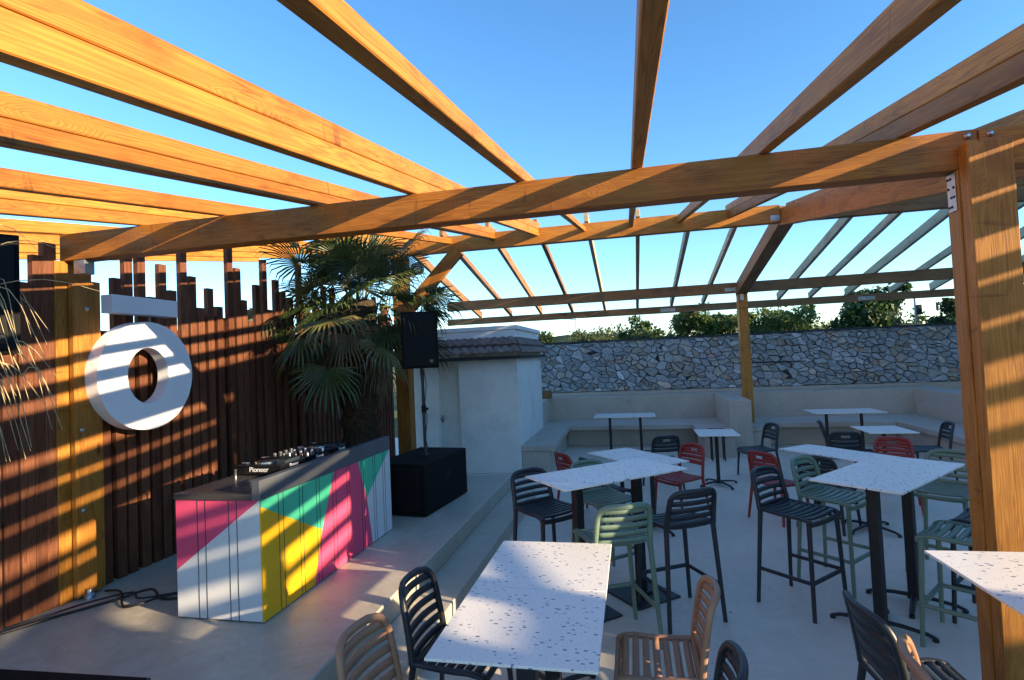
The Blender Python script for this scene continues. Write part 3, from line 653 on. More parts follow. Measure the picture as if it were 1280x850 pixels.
# ------------------------------------------------------------------ stone wall (irregular rubble, every stone its own polygon)
sw = empty('stone_wall', (3, 13, 0), label='tall grey rubble stone wall behind the concrete bench', cat='wall'); L0 = -sw.location
WX0, WX1, WZ0, WZ1, WY = -3.2, 14.0, 1.03, 2.20, 12.99
b = MB(); b.box(WX0, WX1, WY, WY + .45, 0, WZ1 - .01); b.build('core', M['mortar'], sw, L0)
b = MB(); b.box(WX0, WX1, 12.905, WY + .02, 0, WZ0 - .01, .004); b.build('base_ledge', M['bench'], sw, L0)
b = MB(); b.box(WX0, WX1, WY - .04, WY + .47, WZ1 - .008, WZ1 + .035, .006); b.build('coping', M['mortar'], sw, L0)
lerp2 = lambda a, b, t: a + (b - a) * t
def voronoi_stones():
    random.seed(5); seeds = []; cell = .165
    nx = int((WX1 - WX0) / cell); nz = int((WZ1 - WZ0) / (cell * .6)) + 1
    for i in range(-1, nx + 1):
        for j in range(-1, nz + 1):
            if random.random() < .30: continue
            seeds.append((WX0 + (i + .5 + random.uniform(-.55, .55)) * cell, WZ0 + (j + .5 + random.uniform(-.55, .55)) * cell * .6, i, j))
    for s_ in list(seeds):
        if random.random() < .22:
            a = random.uniform(0, 6.28); q = random.uniform(.04, .07); seeds.append((s_[0] + q * math.cos(a), s_[1] + q * .8 * math.sin(a), s_[2], s_[3]))
    grid = {}
    for s_ in seeds: grid.setdefault((s_[2], s_[3]), []).append(s_)
    vs, fs, cols = [], [], []
    for (sx, sz, i, j) in seeds:
        poly = [(sx - .4, sz - .4), (sx + .4, sz - .4), (sx + .4, sz + .4), (sx - .4, sz + .4)]
        for di in range(-3, 4):
            for dj in range(-3, 4):
                for o in grid.get((i + di, j + dj), ()):
                    if o[0] == sx and o[1] == sz: continue
                    mx, mz = (o[0] + sx) / 2, (o[1] + sz) / 2; ax_, az_ = o[0] - sx, o[1] - sz; nx_, nz_ = .55 * ax_ + .2 * az_, .2 * ax_ + az_
                    out = []
                    for a in range(len(poly)):
                        p, q = poly[a], poly[(a + 1) % len(poly)]
                        dp = (p[0] - mx) * nx_ + (p[1] - mz) * nz_; dq = (q[0] - mx) * nx_ + (q[1] - mz) * nz_
                        if dp <= 0: out.append(p)
                        if (dp < 0 < dq) or (dq < 0 < dp):
                            t = dp / (dp - dq); out.append((p[0] + (q[0] - p[0]) * t, p[1] + (q[1] - p[1]) * t))
                    poly = out
                    if len(poly) < 3: break
                if len(poly) < 3: break
            if len(poly) < 3: break
        if len(poly) < 3: continue
        poly = [(min(max(p[0], WX0), WX1), min(max(p[1], WZ0), WZ1 - .012)) for p in poly]
        cx_ = sum(p[0] for p in poly) / len(poly); cz_ = sum(p[1] for p in poly) / len(poly)
        rad = max(math.hypot(p[0] - cx_, p[1] - cz_) for p in poly)
        if rad < .02: continue
        gap = random.uniform(.003, .008); k = max(.5, 1 - gap / rad * 1.6)
        outer = []
        for a in range(len(poly)):
            p, q = poly[a], poly[(a + 1) % len(poly)]; e = math.hypot(q[0] - p[0], q[1] - p[1])
            outer.append(p)
            if e > .06: [outer.append((lerp2(p[0], q[0], t) + random.uniform(-.009, .009), lerp2(p[1], q[1], t) + random.uniform(-.009, .009))) for t in (.33, .67)]
        outer = [(cx_ + (p[0] - cx_) * k, cz_ + (p[1] - cz_) * k) for p in outer]
        inner = [(cx_ + (p[0] - cx_) * .80, cz_ + (p[1] - cz_) * .80) for p in outer]
        dep = random.uniform(.015, .07); tx, tz = random.uniform(-.28, .28), random.uniform(-.28, .28)
        base = len(vs); m_ = len(outer)
        for (px, pz) in outer: vs.append((px, WY + .004, pz))
        for (px, pz) in outer: vs.append((cx_ + (px - cx_) * .985, WY - dep * .55 + tx * (px - cx_) * .6 + tz * (pz - cz_) * .6 + random.uniform(-.003, .003), cz_ + (pz - cz_) * .985))
        for (px, pz) in inner: vs.append((px, WY - dep + tx * (px - cx_) + tz * (pz - cz_) + random.uniform(-.004, .004), pz))
        vs.append((cx_, WY - dep - random.uniform(-.004, .007), cz_))
        g = random.uniform(.29, .44) if random.random() > .10 else random.uniform(.46, .60)
        w_ = random.random(); c = (g * .92, g * .98, g * 1.03) if w_ < .75 else ((g * 1.0, g * .95, g * .84) if w_ < .93 else (g * 1.1, g * .88, g * .78))
        for a in range(m_):
            q = (a + 1) % m_
            for f in ((base + a, base + q, base + m_ + q, base + m_ + a), (base + m_ + a, base + m_ + q, base + 2 * m_ + q, base + 2 * m_ + a), (base + 2 * m_ + a, base + 2 * m_ + q, base + 3 * m_)):
                fs.append(f); cols.append(c)
    return vs, fs, cols
def colored(name, vs, fs, cols, material, parent=None, loc=(0, 0, 0), recalc=True):
    me = bpy.data.meshes.new(name); me.from_pydata(vs, [], fs); me.update()
    at = me.color_attributes.new('Col', 'FLOAT_COLOR', 'CORNER'); buf = []
    for p, c in zip(me.polygons, cols): buf += [c[0], c[1], c[2], 1.0] * p.loop_total
    at.data.foreach_set('color', buf)
    if recalc:
        bm = bmesh.new(); bm.from_mesh(me); bmesh.ops.recalc_face_normals(bm, faces=bm.faces); bm.to_mesh(me); bm.free()
    me.materials.append(material); o = bpy.data.objects.new(name, me); COL.objects.link(o); o.parent = parent; o.location = loc; return o
vs, fs, cols = voronoi_stones()
colored('stone_facing', vs, fs, cols, M['stone'], sw, L0)
b = MB(); b.tube([(2.35, 12.93, 1.575), (3.0, 12.925, 1.57), (3.72, 12.93, 1.56)], .014, n=8)
tag(b.build('pipe', M['iron']), 'thin black pipe fixed across the stone wall right of the middle pillar', 'pipe')

# ------------------------------------------------------------------ trees beyond the wall
def leafcloud(clumps, nleaf, size, base, var, rng):
    vs, fs, cols = [], [], []
    tot = sum(c[3] ** 2 for c in clumps)
    for (cx_, cy_, cz_, cr) in clumps:
        n = int(nleaf * cr * cr / tot); tone = rng.uniform(1 - var, 1 + var); yel = rng.uniform(0, .5)
        for _ in range(n):
            d = Vector((rng.gauss(0, 1), rng.gauss(0, 1), rng.gauss(0, 1))).normalized() * cr * (rng.random() ** .45) * rng.uniform(.75, 1.12)
            p = Vector((cx_, cy_, cz_)) + Vector((d.x, d.y, d.z * .8))
            a = Vector((rng.gauss(0, 1), rng.gauss(0, 1), rng.gauss(0, .7))).normalized(); u = a.orthogonal().normalized(); u.rotate(Quaternion(a, rng.uniform(0, 6.28))); w = a.cross(u)
            s_ = size * rng.uniform(.6, 1.3); k = len(vs)
            vs += [p - u * s_ * .5, p + w * s_ * .28 , p + u * s_ * .5, p - w * s_ * .28]
            fs.append((k, k + 1, k + 2, k + 3)); t = tone * rng.uniform(.75, 1.25)
            cols.append(((base[0] + .03 * yel) * t, (base[1] + .02 * yel) * t, base[2] * t))
    return vs, fs, cols
def tree(x, y, zg, h, w, seed, label, base=(.060, .095, .025), nleaf=4200, size=.15, dense=1.0, group='trees beyond the stone wall'):
    rng = random.Random(seed); g = empty('leafy_tree', (x, y, zg), label=label, cat='tree', group=group)
    b = MB(); th = h * .55
    b.tube([(0, 0, 0), (rng.uniform(-.1, .1), 0, th * .5), (rng.uniform(-.15, .15), rng.uniform(-.1, .1), th)], .045 * h ** .7, n=8, taper=(1, .5))
    clumps = []
    nb = 9
    for k in range(nb):
        an = 2 * PI * k / nb + rng.uniform(-.4, .4); rr = w / 2 * rng.uniform(.45, .9); zz = h * rng.uniform(.42, .92)
        tip = (rr * math.cos(an), rr * math.sin(an), zz); z0 = th * rng.uniform(.5, 1)
        b.tube([(0, 0, z0), (tip[0] * .5, tip[1] * .5, (z0 + zz) / 2 + .1), tip], .022 * h ** .6, n=6, taper=(1, .35))
        clumps.append((*tip, w * rng.uniform(.15, .25) * dense))
        for _ in range(3): clumps.append((tip[0] + rng.gauss(0, w * .12), tip[1] + rng.gauss(0, w * .12), zz + rng.gauss(0, h * .07), w * rng.uniform(.06, .13)))
    clumps.append((0, 0, h * .82, w * .24)); clumps.append((0, 0, h * .55, w * .28))
    b.build('trunk', M['bark'], g)
    vs, fs, cols = leafcloud(clumps, nleaf, size, base, .3, rng)
    colored('crown', vs, fs, cols, M['leaf'], g, recalc=False)
T = [(-3.1, 20, 2.9, 1.5, 1, 'small rounded dark bush tree just right of the shed roof', (.045, .075, .022)),
     (-1.2, 24, 2.75, 3.2, 2, 'low spreading pale tree behind the wall near the thin lamp post', (.075, .10, .035)),
     (.6, 19, 2.75, 1.9, 3, 'low dark green tree left of centre, first of the row over the wall', (.05, .085, .024)),
     (1.9, 20, 3.25, 2.3, 4, 'taller bright green tree left of the middle pillar', (.075, .12, .03)),
     (3.1, 19, 3.0, 1.5, 5, 'yellowish green tree right behind the middle pillar top', (.085, .125, .03)),
     (4.6, 20, 3.25, 2.6, 6, 'broad yellow green tree just right of the middle pillar', (.080, .125, .032)),
     (5.8, 21, 3.0, 1.7, 7, 'narrow mid green tree between the broad yellow one and the dark one', (.06, .10, .028)),
     (6.9, 18, 3.28, 2.3, 8, 'dark broad leaved tree, densest of the row over the wall', (.030, .070, .022)),
     (9.0, 22, 3.05, 2.0, 9, 'thin pale tree near the right lamp post', (.07, .10, .04)),
     (9.9, 19, 3.3, 1.7, 10, 'pointed dark green tree against the right post', (.045, .085, .03)),
     (12.6, 21, 3.4, 3.0, 11, 'large green tree right of the big front post', (.06, .10, .03))]
for x, y, h, w, sd_, lab, col in T:
    tree(x, y, 0, h + .22, w * 1.1, sd_, lab, col, nleaf=8500, size=.115 if sd_ != 8 else .17)
rng = random.Random(77); cl = []
for k in range(120): cl.append((rng.uniform(-16, 36), rng.uniform(27, 34), rng.uniform(1.2, 3.0), rng.uniform(.5, .9)))
vs, fs, cols = leafcloud(cl, 26000, .2, (.055, .085, .028), .35, rng)
tag(colored('hedge_mass', vs, fs, cols, M['leaf'], None, recalc=False), 'far mass of low green scrub beyond the stone wall', 'scrub', kind='stuff')
def lamppost(x, y, z0, h, arm, label, box=False):
    g = empty('lamp_post', (x, y, z0), label=label, cat='lamp post')
    b = MB(); b.tube([(0, 0, 0), (0, 0, h)], .07 if not box else .06, n=10, taper=(1, .6)); b.build('pole', M['pole'], g)
    b = MB(); b.tube([(0, 0, h - .08), (-arm, 0, h)], .03, n=6); b.box(-arm - .35, -arm, -.08, .08, h - .02, h + .06, .02); b.build('lamp_head', M['pole'], g)
    if box: b = MB(); b.box(.02, .16, -.08, .08, h - .62, h - .3, .02); b.build('junction_box', M['iron'], g)
lamppost(-3.88, 40, 0, 4.6, .55, 'thin pale lamp post with a short arm between shed roof and trees')
lamppost(9.1, 20, 0, 3.35, .25, 'grey pole with a small dark box above the wall near the front post', True)
b = MB(); b.tube([(2.1, 21.0, 0), (2.1, 21.0, 3.0)], .03, n=8); tag(b.build('thin_pole', M['pole']), 'short thin bare pole among the trees left of the middle pillar', 'pole')

# ------------------------------------------------------------------ unseen block and side wall added right of the view to shade the terrace
nb_ = empty('shade_block', (12, 6, 0), label='unseen plain plastered block added right of the terrace to shade it', cat='building'); L0 = -nb_.location
b = MB(); b.box(9.3, 16, 1.2, 12.0, 0, 5.1); b.build('wall', M['plaster'], nb_, L0)
b = MB(); b.box(9.2, 16.1, 1.15, 12.05, 5.1, 5.16, .01); b.build('roof', M['tile'], nb_, L0)
for y in (3, 6, 9):
    b = MB(); b.box(9.27, 9.299, y, y + 1.1, 1.2, 2.5); w_ = b.build('window', M['glass'], nb_, L0)
gw = MB(); gw.box(9.3, 9.55, -7, -.56, 0, 3.5, .01); gw.box(9.3, 9.55, -.559, -.14, 0, 3.12, .01); gw.box(9.3, 9.55, -.139, .06, 0, 3.5, .01); gw.box(9.3, 9.55, .061, 1.19, 0, 2.3, .01); tag(gw.build('shade_wall', M['plaster']), 'unseen plastered wall added along the right of the terrace to shape the sunlight', 'wall')  # added out of view, heights stepped to let sun patches onto the stage

# ------------------------------------------------------------------ palm
def palm(x, y, z0, zt_, seed):
    rng = random.Random(seed); g = empty('fan_palm', (x, y, z0), label='shaggy fan palm with drooping leaves between the timber screen and the shed', cat='palm tree')
    b = MB(); H = zt_ - z0
    prof = []
    for k in range(25): prof.append((.19 + .03 * math.sin(k * 2.3) + .02 * (k % 2) + .05 * k / 24, H * k / 24))
    b.lathe(prof, 18)
    for k in range(420):
        a = rng.uniform(0, 2 * PI); z = rng.uniform(.05, H); r = .21 + .05 * z / H
        p = Vector((r * math.cos(a), r * math.sin(a), z)); d = Vector((math.cos(a), math.sin(a), 0))
        w = Vector((-math.sin(a), math.cos(a), 0)) * rng.uniform(.006, .02); t = p + d * rng.uniform(.04, .10) + Vector((0, 0, rng.uniform(-.16, .10)))
        b.add([p - w, p + w, t], [(0, 1, 2)])
    b.build('trunk', M['palmbark'], g)
    for part, n, e0, e1, dry in (('leaf_crown', 58, 88, -38, False), ('dead_leaves', 10, -30, -78, True)):
        vs, fs, cols = [], [], []
        for k in range(n):
            el = R(e0 + (e1 - e0) * ((k + .5) / n) + rng.uniform(-9, 9)); az = k * 2.39996 + rng.uniform(-.25, .25)
            L = rng.uniform(.35, .98) * (1 if not dry else .7); D = Vector((math.cos(el) * math.cos(az), math.cos(el) * math.sin(az), math.sin(el)))
            o = Vector((.10 * math.cos(az), .10 * math.sin(az), H - .05 + rng.uniform(-.2, .12)))
            p1 = o + D * L + Vector((0, 0, -.10 * L)); D2 = (D + Vector((0, 0, -.28))).normalized()
            side = D2.cross(Vector((0, 0, 1))); side = side.normalized() if side.length > .05 else Vector((1, 0, 0)); up = side.cross(D2).normalized()
            tw = rng.uniform(-.6, .6); side, up = side * math.cos(tw) + up * math.sin(tw), up * math.cos(tw) - side * math.sin(tw)
            tone = rng.uniform(.7, 1.35); c0 = (.045, .070, .020) if not dry else (.17, .125, .055)
            if not dry and rng.random() < .35: c0 = (.17, .16, .045)
            col = tuple(q * tone for q in c0)
            # petiole
            i0 = len(vs); w = side * .009; mid = (o + p1) / 2 + Vector((0, 0, .03))
            vs += [o - w, o + w, mid - w, mid + w, p1 - w * .8, p1 + w * .8, mid + up * .008]
            fs += [(i0, i0 + 1, i0 + 3, i0 + 2), (i0 + 2, i0 + 3, i0 + 5, i0 + 4)]; cols += [col, col]
            Rf = rng.uniform(.42, .62); ns = 26
            for s_ in range(ns):
                th = R(-105 + 210 * (s_ + .5) / ns); dr = D2 * math.cos(th) + side * math.sin(th)
                ln = Rf * (1 - .22 * abs(th) / 1.8) * rng.uniform(.88, 1.08); wd = .0135 * rng.uniform(.8, 1.15)
                pw = dr.cross(up).normalized() * wd; base_ = p1 + dr * .03
                m1 = base_ + dr * ln * .5 + up * .03 + Vector((0, 0, -.03)); droop = rng.uniform(.04, .18) * (1.6 if dry else 1)
                m2 = base_ + dr * ln * .8 + Vector((0, 0, -droop * .5)); t = base_ + dr * ln * .93 + Vector((0, 0, -droop * 1.15 - .03))
                q = len(vs); cc = tuple(c * rng.uniform(.8, 1.2) for c in col)
                vs += [base_ - pw * .35, base_ + pw * .35, m1 - pw, m1 + pw, m1 - up * .010, m2 - pw * .7, m2 + pw * .7, t]
                fs += [(q, q + 4, q + 2), (q, q + 1, q + 4), (q + 1, q + 3, q + 4), (q + 2, q + 4, q + 5), (q + 4, q + 6, q + 5), (q + 4, q + 3, q + 6), (q + 5, q + 6, q + 7)]; cols += [cc] * 7
        colored(part, [tuple(v) for v in vs], fs, cols, M['palm'], g, recalc=False)
palm(-3.34, 6.2, .32, 2.72, 12)

# dry strands hanging at the left edge
g = empty('dry_palm_leaf', (-3.15, 2.25, 2.3), label='dry straw coloured palm strands hanging over the left edge', cat='palm leaf')
rng = random.Random(9); b = MB()
for k in range(30):
    x = -3.30 + rng.uniform(-.12, .10); y = 2.15 + rng.uniform(-.1, .15); z = rng.choice([2.45, 2.1, 1.98]) + rng.uniform(-.1, .06)
    dx = rng.uniform(.03, .30); dz = rng.uniform(-.5, -.18); up = rng.uniform(0, .12)
    pts = [(x + dx * t, y + .08 * t, z + up * math.sin(PI * min(1, t * 1.2)) + dz * t * t) for t in (0, .2, .4, .6, .8, 1)]
    b.tube(pts, .0022, .0045, n=4, taper=(1, .3))
for (z, dx, dz) in ((2.62, .35, -.02), (2.42, .6, -.06), (2.75, .2, -.15)):
    b.tube([(-3.3 + dx * t, 2.2 + .1 * t, z + .05 * math.sin(PI * t) + dz * t) for t in (0, .25, .5, .75, 1)], .003, n=5, taper=(1, .4))
b.build('strand', M['straw'], g, -g.location)
g = empty('dry_palm_leaf', (-2.6, 1.75, 2.7), label='few thin dry palm fibres curling against the sky at upper left', cat='palm leaf')
b = MB()
for (x, y, z, dx, dz) in ((-2.32, 1.5, 2.87, .10, -.16), (-2.36, 1.5, 2.84, .16, -.20), (-2.40, 1.55, 2.83, .06, -.24), (-2.0, 1.45, 3.06, .04, -.1), (-2.35, 1.5, 2.68, .10, -.07)):
    b.tube([(x - .1 + (dx + .1) * t, y, z + .05 * t + dz * t * t) for t in (0, .25, .5, .75, 1)], .0016, n=5, taper=(1, .4))
b.build('strand', M['straw'], g, -g.location)
# black case at the lower left corner
fc = empty('flight_case', (-2.45, 1.72, .32), R(3), label='black equipment case, only its top edge showing at lower left', cat='equipment case')
b = MB(); b.box(-.42, .36, -.5, .24, .03, .29, .008); b.build('case_body', M['spk'], fc)
b = MB(); b.box(-.425, .365, -.505, .245, .27, .285, .002); b.build('edge_trim', M['iron'], fc)

# ------------------------------------------------------------------ tables
def table(L, Wd, H, base, label, group, loc, ang, pole=.08, ppos=(0, 0), rot_base=0):
    t = empty('high_table' if H > .9 else 'low_table', (loc[0], loc[1], 0), ang, label=label, cat='table', group=group)
    b = MB(); b.box(-L / 2, L / 2, -Wd / 2, Wd / 2, H - .012, H, .0015); b.build('table_top', M['terrazzo'], t)
    px, py = ppos
    b = MB(); b.box(-.12, .12, -.025, .025, H - .02, H - .0125, .001); b.box(-.025, .025, -.12, .12, H - .0195, H - .0128, .001)
    b.build('top_plate', M['iron'], t, (px, py, 0))
    b = MB()
    if pole > .06: b.box(-pole / 2, pole / 2, -pole / 2, pole / 2, .03, H - .021, .004)
    else: b.lathe([(pole / 2, .03), (pole / 2, H - .021)], 16)
    b.build('pole', M['iron'], t, (px, py, 0))
    b = MB()
    if base == 'plate':
        b.box(-.21, .21, -.21, .21, 0, .014, .004); b.box(-.06, .06, -.06, .06, .0145, .034, .004)
    else:
        for k in range(4):
            a = rot_base + k * PI / 2; c, s_ = math.cos(a), math.sin(a)
            b.tube([(0, 0, .055), (.12 * c, .12 * s_, .05), (.24 * c, .24 * s_, .036), (.29 * c, .29 * s_, .018)], .022, .014, n=8, taper=(1, .75))
            b.lathe([(.018, 0), (.018, .02)], 10, 0, Matrix.Translation((.285 * c, .285 * s_, 0)))
        b.lathe([(.045, .03), (.045, .06), (.03, .075)], 14)
    b.build('base', M['iron'], t, (px, py, 0))
    return t
def slab(p, q, width, side, H, base, labels, group, pole=.08, gap=.0025, rb=.0):
    """two tables end to end: near long edge p->q, body on the 'side' (unit sign) of it"""
    p = Vector((*p, 0)); q = Vector((*q, 0)); d = q - p; L = d.length / 2; d.normalize(); n = Vector((-d.y, d.x, 0)) * side
    ang = math.atan2(d.y, d.x)
    for k, lab in enumerate(labels):
        c = p + d * (L * (k + .5)) + n * width / 2
        table(L - gap, width, H, base, lab, group, c, ang, pole, rot_base=rb)
# front pair (low)
table(.687, .6855, .74, 'cross', 'nearest low terrazzo table at the bottom, tan chairs on both sides', 'low terrazzo tables', (-.522, 2.397), 0, .085, rot_base=.78)
table(.687, .6855, .74, 'cross', 'low terrazzo table pushed against the far edge of the nearest one', 'low terrazzo tables', (-.522, 3.088), 0, .085, rot_base=.78)
# high slab A and B
slab((-.488, 3.694), (.3855, 4.425), .56, 1, 1.0, 'plate', ['high terrazzo table over the left black stool, left half of the centre pair', 'high terrazzo table behind the black bar stool, right half of the centre pair'], 'high terrazzo tables', .066)
slab((1.546, 3.693), (2.332, 4.575), .55, 1, 1.0, 'cross', ['high terrazzo table on crossed feet, near half of the right pair', 'high terrazzo table beside the front post, far half of the right pair'], 'high terrazzo tables', .064, rb=.25)
# low pairs behind them
slab((-.575, 6.55), (.09, 5.70), .58, 1, .74, 'cross', ['low terrazzo table behind the centre high pair, next to two chairs facing it', 'low terrazzo table half hidden behind the centre high pair'], 'low terrazzo tables', .05)
slab((1.59, 6.74), (2.26, 5.86), .50, 1, .74, 'cross', ['low terrazzo table reaching left from behind the right high pair', 'low terrazzo table almost hidden behind the right high pair'], 'low terrazzo tables', .05)
# far tables
slab((-.745, 10.17), (.385, 10.17), .64, 1, .74, 'cross', ['left far low table in the left bench bay', 'right far low table in the left bench bay'], 'low terrazzo tables', .05, rb=.78)
table(.54, .64, .74, 'cross', 'small square low table alone before the bench divider', 'low terrazzo tables', (1.11, 8.10), 0, .05, rot_base=.5)
slab((3.0, 10.13), (4.10, 10.13), .66, 1, .74, 'cross', ['left far low table in the right bench bay', 'right far low table in the right bench bay'], 'low terrazzo tables', .05, rb=.78)
table(.56, .66, .74, 'cross', 'small square low table between the red chair and the right bench bay', 'low terrazzo tables', (3.24, 8.17), 0, .05, rot_base=.5)
table(.70, .60, 1.0, 'cross', 'high terrazzo table cut off by the right edge, nearest the front post', 'high terrazzo tables', (1.56, 2.42), R(2), .08)

# ------------------------------------------------------------------ chairs
def lerp(a, b, t): return a + (b - a) * t
def seat_part(kind, H, W=.195):
    b = MB(); yb, yf = -.19, .195
    def P(u, y):
        dish = -.012 * (1 - u * u) - .010 * math.sin(PI * (y - yb) / (yf - yb)); roll = -.035 * max(0, (y - .12) / .085) ** 2
        return Vector((u * W * (1.0 + .04 * (y / .2)), y, H + dish + roll))
    for s in (-1, 1):
        b.tube([P(s, lerp(yb, yf, t)) + Vector((0, 0, -.004)) for t in (0, .2, .4, .6, .8, .93, 1)], .016, .013, n=8, sq=.7)
    b.tube([P(u, yf) + Vector((0, 0, -.012)) for u in (-1, -.6, 0, .6, 1)], .014, .018, n=8, sq=.7)
    b.tube([P(u, yb) + Vector((0, 0, -.004)) for u in (-1, -.6, 0, .6, 1)], .013, .012, n=8, sq=.7)
    n = 7 if kind != 'panel' else 6
    cover = .66 if kind != 'panel' else .93
    step = (yf - yb - .03) / n
    for k in range(n):
        y0 = yb + .015 + step * (k + (1 - cover) / 2); y1 = y0 + step * cover
        grid = [[P(u, y) for u in (-.97, -.7, -.35, 0, .35, .7, .97)] for y in (y0, (y0 + y1) / 2, y1)]
        b.sheet(grid, .011)
    return b
def back_surf(H, top, W, lean, bow):
    def P(u, v):
        z = lerp(H + .0, top, v); w = W * lerp(1.0, .91, v)
        return Vector((u * w, -.19 - lean * (v ** 1.25) - bow * (1 - u * u) * (.35 + .65 * v), z))
    return P
def back_part(kind, H, top, W=.190, lean=.06, bow=.045):
    P = back_surf(H, top, W, lean, bow); b = MB()
    rc = .30 if top - H > .3 else .36
    pts = [P(-1, t) for t in (0, .15, .3, .45, .6, .72)]
    for k in range(1, 6):
        a = PI / 2 * k / 6; pts.append(P(-1 + rc * (1 - math.cos(a)), .72 + .26 * math.sin(a)))
    for u in (-.5, -.25, 0, .25, .5): pts.append(P(u, 1.0))
    for k in range(5, 0, -1):
        a = PI / 2 * k / 6; pts.append(P(1 - rc * (1 - math.cos(a)), .72 + .26 * math.sin(a)))
    pts += [P(1, t) for t in (.72, .6, .45, .3, .15, 0)]
    b.tube(pts, .018, .016, n=8, up=(0, 1, 0), sq=.75)
    if kind == 'slat':
        rows = 6 if top - H > .3 else 5; v0 = .07; v1 = .87
        for k in range(rows):
            vc = lerp(v0, v1, k / (rows - 1)); hh = .048 if top - H > .3 else .060
            e = .97 if vc < .75 else .90
            grid = [[P(u, v) for u in (-e, -.75, -.45, -.15, .15, .45, .75, e)] for v in (vc - hh, vc, vc + hh)]
            b.sheet(grid, .011)
    elif kind == 'wide':
        for (a, c) in ((.18, .36), (.385, .60), (.625, .80), (.82, .985)):
            e = .97 if c < .82 else .80
            b.sheet([[P(lerp(-e, e, t / 8), v) for t in range(9)] for v in (a, (a + c) / 2, c)], .012)
    else:
        vlo = .38
        rows = [(vlo, .52, 0), (.545, .67, 0), (.695, .80, 0), (.80, .90, 1), (.90, .985, 0)]
        for (a, c, h) in rows:
            e = .97 if c < .82 else .88
            if c > .95: e = .78
            segs = [(-e, e)] if not h else [(-e, -.30), (.30, e)]
            for (s0, s1) in segs:
                grid = [[P(lerp(s0, s1, t / 7), v) for t in range(8)] for v in (a, (a + c) / 2, c)]
                b.sheet(grid, .010)
    return b
def leg_part(sx, sy, H, splay=.035, rear=False):
    b = MB(); x, y = .188 * sx, (.178 if sy > 0 else -.185)
    fx, fy = x + splay * sx, y + (.02 if sy > 0 else -.055 if H < .6 else -.035)
    zt = H - .014
    b.tube([(x, y, zt), (lerp(x, fx, .1), lerp(y, fy, .1), lerp(zt, 0, .1)), (lerp(x, fx, .5), lerp(y, fy, .5), zt * .5), (fx, fy, 0)], .017, .015, n=8, sq=.7, taper=(1.1, .82))
    return b, (x, y, zt), (fx, fy, 0)
def make_chair(nm, kind, H, top, m):
    g = empty(nm)
    seat_part(kind, H).build('seat', M[m], g)
    back_part(kind, H - .01, top).build('backrest', M[m], g)
    ends = {}
    for sx in (-1, 1):
        for sy in (-1, 1):
            b, a, c = leg_part(sx, sy, H); b.build('leg', M[m], g); ends[(sx, sy)] = (Vector(a), Vector(c))
    if H > .6:
        z = .255; b = MB(); at = lambda k: ends[k][1].lerp(ends[k][0], z / ends[k][0].z)
        b.tube([at((-1, -1)), at((-1, 1))], .013, n=8, sq=.7); b.tube([at((1, -1)), at((1, 1))], .013, n=8, sq=.7)
        b.tube([at((-1, 1)), at((1, 1))], .014, n=8, sq=.7)
        b.build('footrest', M[m], g)
    return g
HS, TS = .70, .95; HL, TL = .42, .76
protos = {}
used = set()
def chair(style, m, c, h, label, group=None, top=None):
    nm = {'stool': 'bar_stool', 'slat': 'slatted_chair', 'wide': 'slatted_chair', 'panel': 'panel_back_chair'}[style]
    cat = 'bar stool' if style == 'stool' else 'chair'
    key = (style, m)
    if key not in protos:
        protos[key] = make_chair(nm, style if style in ('panel', 'wide') else 'slat', HS if style == 'stool' else HL, TS if style == 'stool' else TL, m); o = protos[key]
    else: o = copy_tree(protos[key])
    o.location = (c[0], c[1], 0); o.rotation_euler = (0, 0, math.atan2(h[1], h[0]) - PI / 2)
    tag(o, label, cat, {'stool': 'bar stools at the high tables', 'slat': 'slatted low chairs at the front tables', 'wide': 'slatted low chairs at the front tables', 'panel': 'low chairs around the rear tables'}[style])
    return o
# front low slatted chairs
chair('slat', 'black', (-.94, 2.74), (.995, -.08), 'black slatted chair at the left side of the front tables, behind the tan one')
chair('slat', 'tan', (-.96, 2.17), (.99, -.12), 'tan slatted chair at bottom left, its curved back to the stage')
chair('slat', 'tan', (.05, 2.80), (-1, 0), 'tan slatted chair at the right of the front tables, seat slats in full view')
chair('slat', 'black', (.05, 2.17), (-1, .05), 'black slatted chair back rising from the bottom edge beside the tan seat')
chair('wide', 'black', (1.20, 2.72), (.99, .12), 'black chair in the right foreground under the edge of the high table')
chair('slat', 'tan', (1.22, 2.24), (.98, -.2), 'tan chair mostly cut off at bottom right, only its back edge showing')
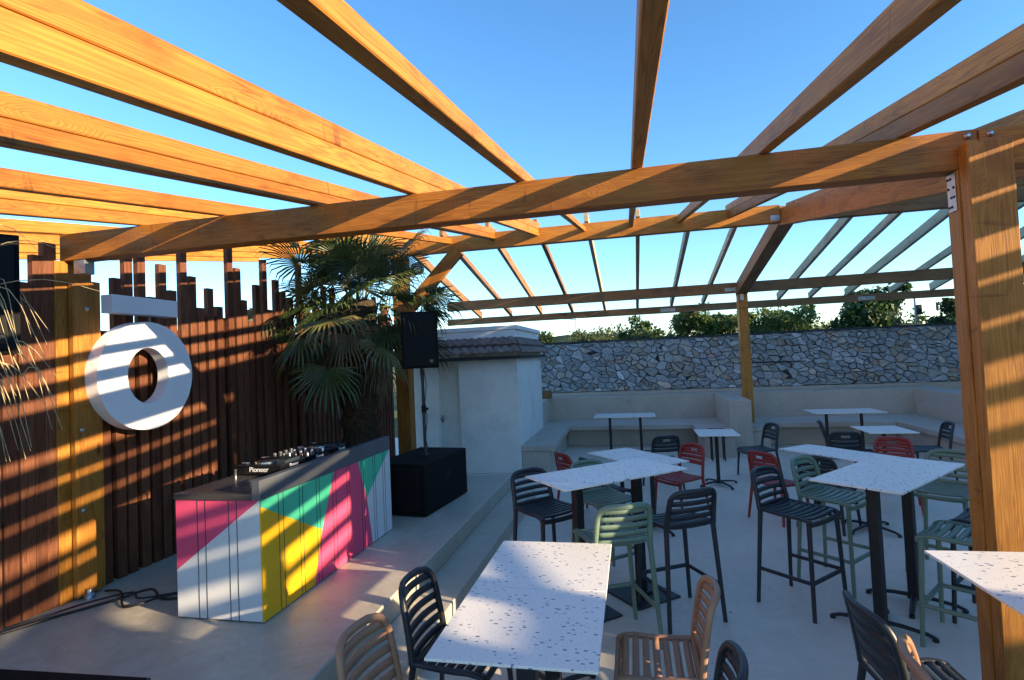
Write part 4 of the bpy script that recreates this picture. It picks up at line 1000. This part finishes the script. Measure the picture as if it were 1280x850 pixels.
# stools
chair('stool', 'black', (-.72, 4.36), (.72, -.69), 'black bar stool at the left end of the centre high tables')
chair('stool', 'green', (-.28, 4.70), (.64, -.77), 'sage green bar stool behind the centre high tables, half under them')
chair('stool', 'green', (-.19, 3.77), (-.40, .92), 'sage green bar stool with sunlit back in front of the centre high tables')
chair('stool', 'black', (.25, 4.16), (-.48, .87), 'black bar stool in front of the centre high tables, right of the sunlit green one')
chair('stool', 'black', (1.155, 4.43), (.72, -.70), 'black bar stool standing alone on the open floor, left of the right high tables')
chair('stool', 'green', (1.55, 4.86), (.73, -.68), 'sage green bar stool just behind the lone black stool')
chair('stool', 'green', (2.44, 5.12), (-.68, -.73), 'sage green bar stool at the far end of the right high tables')
chair('stool', 'green', (1.98, 3.95), (-.78, .62), 'sage green bar stool in front of the right high tables, beside the front post')
chair('stool', 'black', (2.33, 4.28), (-.75, .66), 'black bar stool between the front post and the right high tables')
# rear chairs
chair('panel', 'red', (.48, 6.75), (-.75, -.66), 'brick red chair beside the low table behind the centre high pair, turned left')
chair('panel', 'red', (-.66, 6.56), (.80, .60), 'brick red chair farthest left, only its back above the tables')
chair('panel', 'black', (-.33, 6.20), (.78, .62), 'black chair between two white table tops, right of the leftmost red chair')
chair('panel', 'black', (.34, 7.90), (-.25, .97), 'black chair directly behind the turned red chair')
chair('panel', 'black', (1.74, 8.62), (-.93, -.30), 'black chair right of the lone small table, before the middle pillar')
chair('panel', 'red', (1.53, 6.57), (.78, .62), 'brick red chair in the middle of the floor, behind the lone black stool')
chair('panel', 'black', (1.95, 6.33), (.62, .78), 'black low chair tucked behind the green stool at the rear low table')
chair('panel', 'black', (2.68, 8.05), (.12, .99), 'dark chair with its back to the camera at the small right low table')
chair('panel', 'black', (2.95, 8.82), (.95, -.25), 'black chair seen edge on behind the dark chair at the small right low table')
chair('panel', 'red', (2.88, 7.02), (-.35, -.93), 'brick red chair right of centre, in front of the small right low table')
chair('panel', 'black', (3.92, 8.55), (-.98, .12), 'black chair facing left near the right end of the terrace')
# little stool by the divider
ls = empty('small_stool', (1.37, 9.9, 0), label='small dark low stool behind the lone small table', cat='stool')
b = MB(); b.box(-.14, .14, -.12, .12, .50, .53, .004); b.build('seat', M['spk'], ls)
for a in (-.1, .1):
    for c in (-.08, .08): b = MB(); b.tube([(a, c, .5), (a, c, 0)], .012, n=8); b.build('leg', M['iron'], ls)
